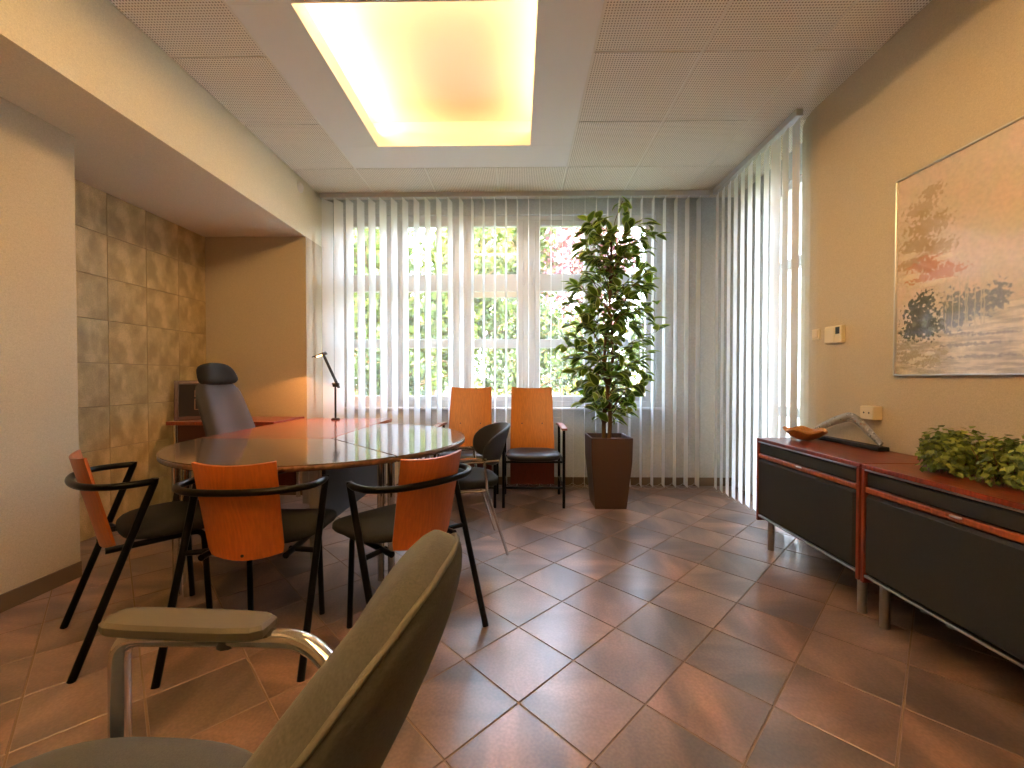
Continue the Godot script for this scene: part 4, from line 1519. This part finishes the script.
func make_ficus() -> void:
	var base := Vector3(0.775, 0, -3.61)
	var pl := thing("planter", "tall tapered brown square planter in front of the window blind", "planter", base)
	var st := S()
	var prof := [[0.130, 0.0], [0.133, 0.02], [0.168, 0.40], [0.172, 0.600], [0.158, 0.600], [0.154, 0.555]]
	st.set_smooth_group(-1)
	for i in prof.size() - 1:
		for k in 4:
			var a := PI / 4 + PI / 2 * k
			var b := a + PI / 2
			var q := sqrt(2.0)
			face(st, [Vector3(cos(a) * prof[i][0] * q, prof[i][1], sin(a) * prof[i][0] * q), Vector3(cos(b) * prof[i][0] * q, prof[i][1], sin(b) * prof[i][0] * q), Vector3(cos(b) * prof[i + 1][0] * q, prof[i + 1][1], sin(b) * prof[i + 1][0] * q), Vector3(cos(a) * prof[i + 1][0] * q, prof[i + 1][1], sin(a) * prof[i + 1][0] * q)], Vector3(cos((a + b) / 2), 0, sin((a + b) / 2)) * (1.0 if i < 3 else -1.0) + Vector3.UP * (1.0 if i == 3 else 0.0) * 5.0)
	face(st, [Vector3(-0.13, 0, -0.13), Vector3(0.13, 0, -0.13), Vector3(0.13, 0, 0.13), Vector3(-0.13, 0, 0.13)], Vector3.DOWN)
	part("pot", st, M.planter_brown, pl)
	st = S()
	bb(st, Vector3(-0.155, 0.53, -0.155), Vector3(0.155, 0.562, 0.155), 0.004)
	part("soil", st, M.soil, pl)
	var t := thing("ficus_tree", "tall variegated ficus with cream-edged green leaves growing in the brown planter", "plant", base + Vector3(0, 0.562, 0))
	rng.seed = 2024
	var Y0 := 0.562
	# twisted trunk of two stems
	var stems := []
	for s in 2:
		var pts := []
		for k in 15:
			var y := lerpf(0.0, 1.75 - 0.1 * s, k / 14.0)
			var a := y * 4.2 + s * PI
			var rr := 0.022 + 0.018 * sin(y * 3.0)
			pts.append(Vector3(cos(a) * rr - 0.01 + 0.02 * y, y, sin(a) * rr))
		var rad := []
		for k in 15:
			rad.append(lerpf(0.019, 0.006, k / 14.0))
		st = S()
		tube(st, pts, rad, 9)
		part("trunk", st, M.bark, t)
		stems.append(pts)
	var tw := []
	var greens := [Color(0.085, 0.14, 0.02), Color(0.13, 0.20, 0.028), Color(0.20, 0.27, 0.04), Color(0.055, 0.095, 0.015)]
	var meshes := []
	for k in 8:
		meshes.append(leaf_mesh(rng.randf_range(0.090, 0.125), rng.randf_range(0.028, 0.036), greens[k % 4], Color(0.52, 0.55, 0.24) if k % 2 == 0 else Color(0.40, 0.47, 0.15), rng.randf_range(0.15, 0.5)))
	# crown outline: height above floor -> [min x, max x] about the stem
	var prof2 := [[0.62, -0.12, 0.12], [0.80, -0.20, 0.24], [0.95, -0.36, 0.30], [1.15, -0.42, 0.38], [1.40, -0.46, 0.46], [1.62, -0.48, 0.48], [1.85, -0.40, 0.46], [2.05, -0.28, 0.46], [2.25, -0.24, 0.44], [2.42, -0.26, 0.42], [2.52, -0.05, 0.30]]
	var spots := []
	st = S()
	for k in 120:
		var yw := lerpf(0.80, 2.44, pow((k + 0.5) / 120.0, 0.92))
		var i := 0
		while i < prof2.size() - 2 and prof2[i + 1][0] < yw:
			i += 1
		var u := clampf((yw - prof2[i][0]) / (prof2[i + 1][0] - prof2[i][0]), 0, 1)
		var lo := lerpf(prof2[i][1], prof2[i + 1][1], u)
		var hi := lerpf(prof2[i][2], prof2[i + 1][2], u)
		var a := k * 2.39996 + rng.randf_range(-0.3, 0.3)
		var ex := cos(a)
		var reach := rng.randf_range(0.55, 1.0)
		var tip := Vector3((hi if ex > 0 else -lo) * ex * reach, yw - Y0, sin(a) * 0.27 * reach)
		var rootp: Vector3 = stems[k % 2][clampi(int((yw - Y0 - rng.randf_range(0.02, 0.25)) / 1.75 * 14.0), 1, 14)]
		var midp := rootp.lerp(tip, 0.55) + Vector3(0, rng.randf_range(0.03, 0.10), 0)
		var path := spline([rootp, midp, tip], 5)
		tube(st, path, [0.0045, 0.0042, 0.004, 0.0037, 0.0034, 0.003, 0.0027, 0.0024, 0.002, 0.0016, 0.0012], 5, false)
		for q in 8:
			var f := rng.randf_range(0.25, 1.0) if q > 0 else 1.0
			var at: Vector3 = path[clampi(int(f * 10.0), 0, 10)]
			spots.append([at, (tip - rootp).normalized()])
	for k in 9:
		var top := Vector3(0.10 + rng.randf_range(-0.05, 0.08), 2.60 - Y0 - rng.randf_range(0, 0.10), rng.randf_range(-0.05, 0.05))
		spots.append([top, Vector3(rng.randf_range(-1, 1), 0.5, rng.randf_range(-1, 1)).normalized()])
	var lead: Array = [stems[0][14], Vector3(0.06, 1.9, 0.0), Vector3(0.12, 2.06, 0.0)]
	tube(st, spline(lead, 4), 0.003, 5)
	part("branches", st, M.bark, t)
	var rest := S()
	spots.sort_custom(func(p, q): return p[0].z > q[0].z)
	for k in spots.size():
		var at: Vector3 = spots[k][0]
		var dir: Vector3 = spots[k][1]
		var o := (dir + Vector3(rng.randf_range(-0.9, 0.9), rng.randf_range(-1.1, 0.1), rng.randf_range(-0.9, 0.9))).normalized()
		var up := (Vector3.UP + Vector3(rng.randf_range(-0.6, 0.6), 0, rng.randf_range(-0.2, 0.9))).normalized()
		var xx := up.cross(o).normalized()
		var bs := Basis(xx, o.cross(xx).normalized(), o)
		var tf := Transform3D(bs.scaled(Vector3.ONE * rng.randf_range(0.85, 1.2)), at)
		if k < 300:
			inst("leaf", meshes[rng.randi_range(0, 7)], M["ficus_leaf_%d" % (k % 3)], t, tf)
		else:
			rest.append_from(meshes[rng.randi_range(0, 7)], 0, tf)
	var r := MeshInstance3D.new()
	r.mesh = rest.commit()
	r.material_override = M.ficus_leaf_0
	r.name = "leaves"
	r.set_meta("kind", "stuff")
	t.add_child(r, true)

# ---------------------------------------------------------------- garden
func garden_tree(called: String, label: String, at: Vector3, h: float, crown: Vector3, crown_y: float, n: int, cols: Array, leaf: float, sd: int, trunk := true) -> void:
	var t := thing(called, label, "tree" if trunk else "bush", at, 0.0, "")
	rng.seed = sd
	var st := S()
	if trunk:
		tube(st, [Vector3.ZERO, Vector3(0.05, h * 0.4, 0), Vector3(-0.05, h * 0.85, 0.1)], [0.13, 0.10, 0.03], 8)
		part("trunk", st, M.bark, t)
		st = S()
	for k in 26:
		var d := Vector3(rng.randfn(), rng.randfn() * 0.8, rng.randfn()).normalized()
		var e := Vector3(d.x * crown.x, crown_y + d.y * crown.y, d.z * crown.z) * 0.95
		var s := Vector3(0, clampf(e.y - 0.8, 0.1, h * 0.8), 0)
		tube(st, spline([s, s.lerp(e, 0.5) + Vector3(0, 0.15, 0), e], 3), [0.035, 0.03, 0.026, 0.02, 0.016, 0.012, 0.008], 5, false)
	part("branches", st, M.bark, t)
	var lm := S()
	lm.set_color(Color.WHITE)
	lm.set_smooth_group(-1)
	leaf_box(lm, Vector3.ZERO, Vector3.UP, Vector3.BACK, 1.0, 0.36, Color.WHITE)
	lm.generate_normals()
	var mm := MultiMesh.new()
	mm.transform_format = MultiMesh.TRANSFORM_3D
	mm.use_colors = true
	mm.mesh = lm.commit()
	mm.instance_count = n
	for k in n:
		var d := Vector3(rng.randfn(), rng.randfn(), rng.randfn()).normalized()
		var clump := 0.75 + 0.25 * sin(d.x * 9.0 + sd) * cos(d.y * 8.0 + d.z * 7.0)
		var p := Vector3(d.x * crown.x, d.y * crown.y, d.z * crown.z) * pow(rng.randf(), 0.4) * clump + Vector3(0, crown_y, 0)
		p.y = maxf(p.y, 0.05)
		var b := Basis.from_euler(Vector3(rng.randf_range(-PI, PI), rng.randf_range(-PI, PI), rng.randf_range(-PI, PI))).scaled(Vector3.ONE * leaf * rng.randf_range(0.7, 1.3))
		mm.set_instance_transform(k, Transform3D(b, p))
		mm.set_instance_color(k, cols[rng.randi_range(0, cols.size() - 1)])
	var mi := MultiMeshInstance3D.new()
	mi.multimesh = mm
	mi.material_override = M.tree_leaf
	mi.name = "foliage"
	mi.set_meta("kind", "stuff")
	t.add_child(mi, true)

func make_garden() -> void:
	var st := S()
	bb(st, Vector3(-60, -0.6, -90), Vector3(60, -0.35, Z_BACK - 0.31))
	bb(st, Vector3(2.62, -0.6, Z_BACK - 0.31), Vector3(60, -0.35, 30))
	struct("lawn_ground", st, M.lawn_grass)
	var lime := [Color(0.085, 0.125, 0.018), Color(0.12, 0.155, 0.022), Color(0.06, 0.10, 0.016), Color(0.15, 0.165, 0.035)]
	var mid := [Color(0.05, 0.075, 0.018), Color(0.07, 0.10, 0.022), Color(0.035, 0.055, 0.014)]
	var red := [Color(0.20, 0.07, 0.075), Color(0.24, 0.10, 0.10), Color(0.16, 0.045, 0.06)]
	var yellow := [Color(0.18, 0.175, 0.03), Color(0.15, 0.155, 0.025), Color(0.22, 0.21, 0.055)]
	var y := -0.35
	garden_tree("garden_tree", "lime green leafy tree in the garden beside the alcove end of the window", Vector3(-3.4, y, -9.5), 5.5, Vector3(1.7, 2.4, 1.3), 3.4, 4600, lime, 0.19, 301)
	garden_tree("garden_tree", "bright green garden tree behind the blind above the round table", Vector3(-1.3, y, -10.5), 6.0, Vector3(1.5, 2.6, 1.3), 3.9, 4600, lime, 0.19, 302)
	garden_tree("garden_tree", "yellow-green garden tree rising behind the high-back chairs", Vector3(0.2, y, -12.0), 7.0, Vector3(1.3, 1.9, 1.2), 5.0, 3400, lime, 0.20, 303)
	garden_tree("garden_tree", "sparse red-leaved garden tree behind the ficus", Vector3(1.9, y, -11.0), 6.0, Vector3(1.7, 1.9, 1.4), 4.4, 1700, red, 0.16, 304)
	garden_tree("garden_bush", "dark green rounded garden bush behind the black tub chair", Vector3(-0.1, y, -9.0), 2.4, Vector3(1.2, 1.0, 0.9), 1.35, 1700, mid, 0.13, 305, false)
	garden_tree("garden_bush", "olive green garden bush behind the ficus stem", Vector3(1.7, y, -9.6), 2.6, Vector3(1.3, 1.1, 0.9), 1.4, 1700, mid, 0.13, 306, false)
	garden_tree("garden_bush", "mid green tall garden bush behind the desk lamp", Vector3(-2.7, y, -8.0), 2.6, Vector3(1.5, 1.2, 0.8), 1.4, 2000, mid, 0.13, 307, false)
	garden_tree("garden_bush", "yellow flowering low garden bush outside below the red-leaved tree", Vector3(1.4, y, -7.6), 1.6, Vector3(1.3, 0.7, 0.6), 0.8, 1600, yellow, 0.11, 308, false)
	garden_tree("garden_bush", "yellow flowering low garden bush outside behind the high-back chairs", Vector3(-0.7, y, -7.2), 1.6, Vector3(1.3, 0.7, 0.6), 0.75, 1600, yellow, 0.11, 309, false)
	garden_tree("garden_tree", "green garden tree outside the glazed door", Vector3(5.6, y, -8.0), 5.0, Vector3(2.0, 2.8, 2.2), 2.4, 8000, lime, 0.19, 310)

	garden_tree("garden_bush", "tall dark green bush close outside the glazed door", Vector3(4.4, y, -5.7), 3.4, Vector3(1.3, 1.8, 1.4), 1.8, 5000, mid, 0.15, 311, false)
	# far row of trees closing the garden
	rng.seed = 88
	var far := []
	for k in 7:
		far.append(Vector3(-12.0 + k * 3.9 + rng.randf_range(-0.7, 0.7), y, -20.0 - rng.randf_range(0, 4)))
	for k in 7:
		garden_tree("background_tree", "leafy tree in the row along the far edge of the lawn", far[k], 7.0 - (k % 2), Vector3(2.6, 2.7, 2.0), 2.9 + 0.5 * (k % 2), 3600, [lime, mid][k % 2] + [mid[1], lime[1]], 0.32, 400 + k)
		get_child(get_child_count() - 1).set_meta("group", "trees along the far garden edge")

func _ready() -> void:
	make_materials()
	make_world()
	make_room()
	make_blinds()
	make_desk()
	make_chairs()
	make_sideboards()
	make_wall_things()
	make_ficus()
	make_garden()
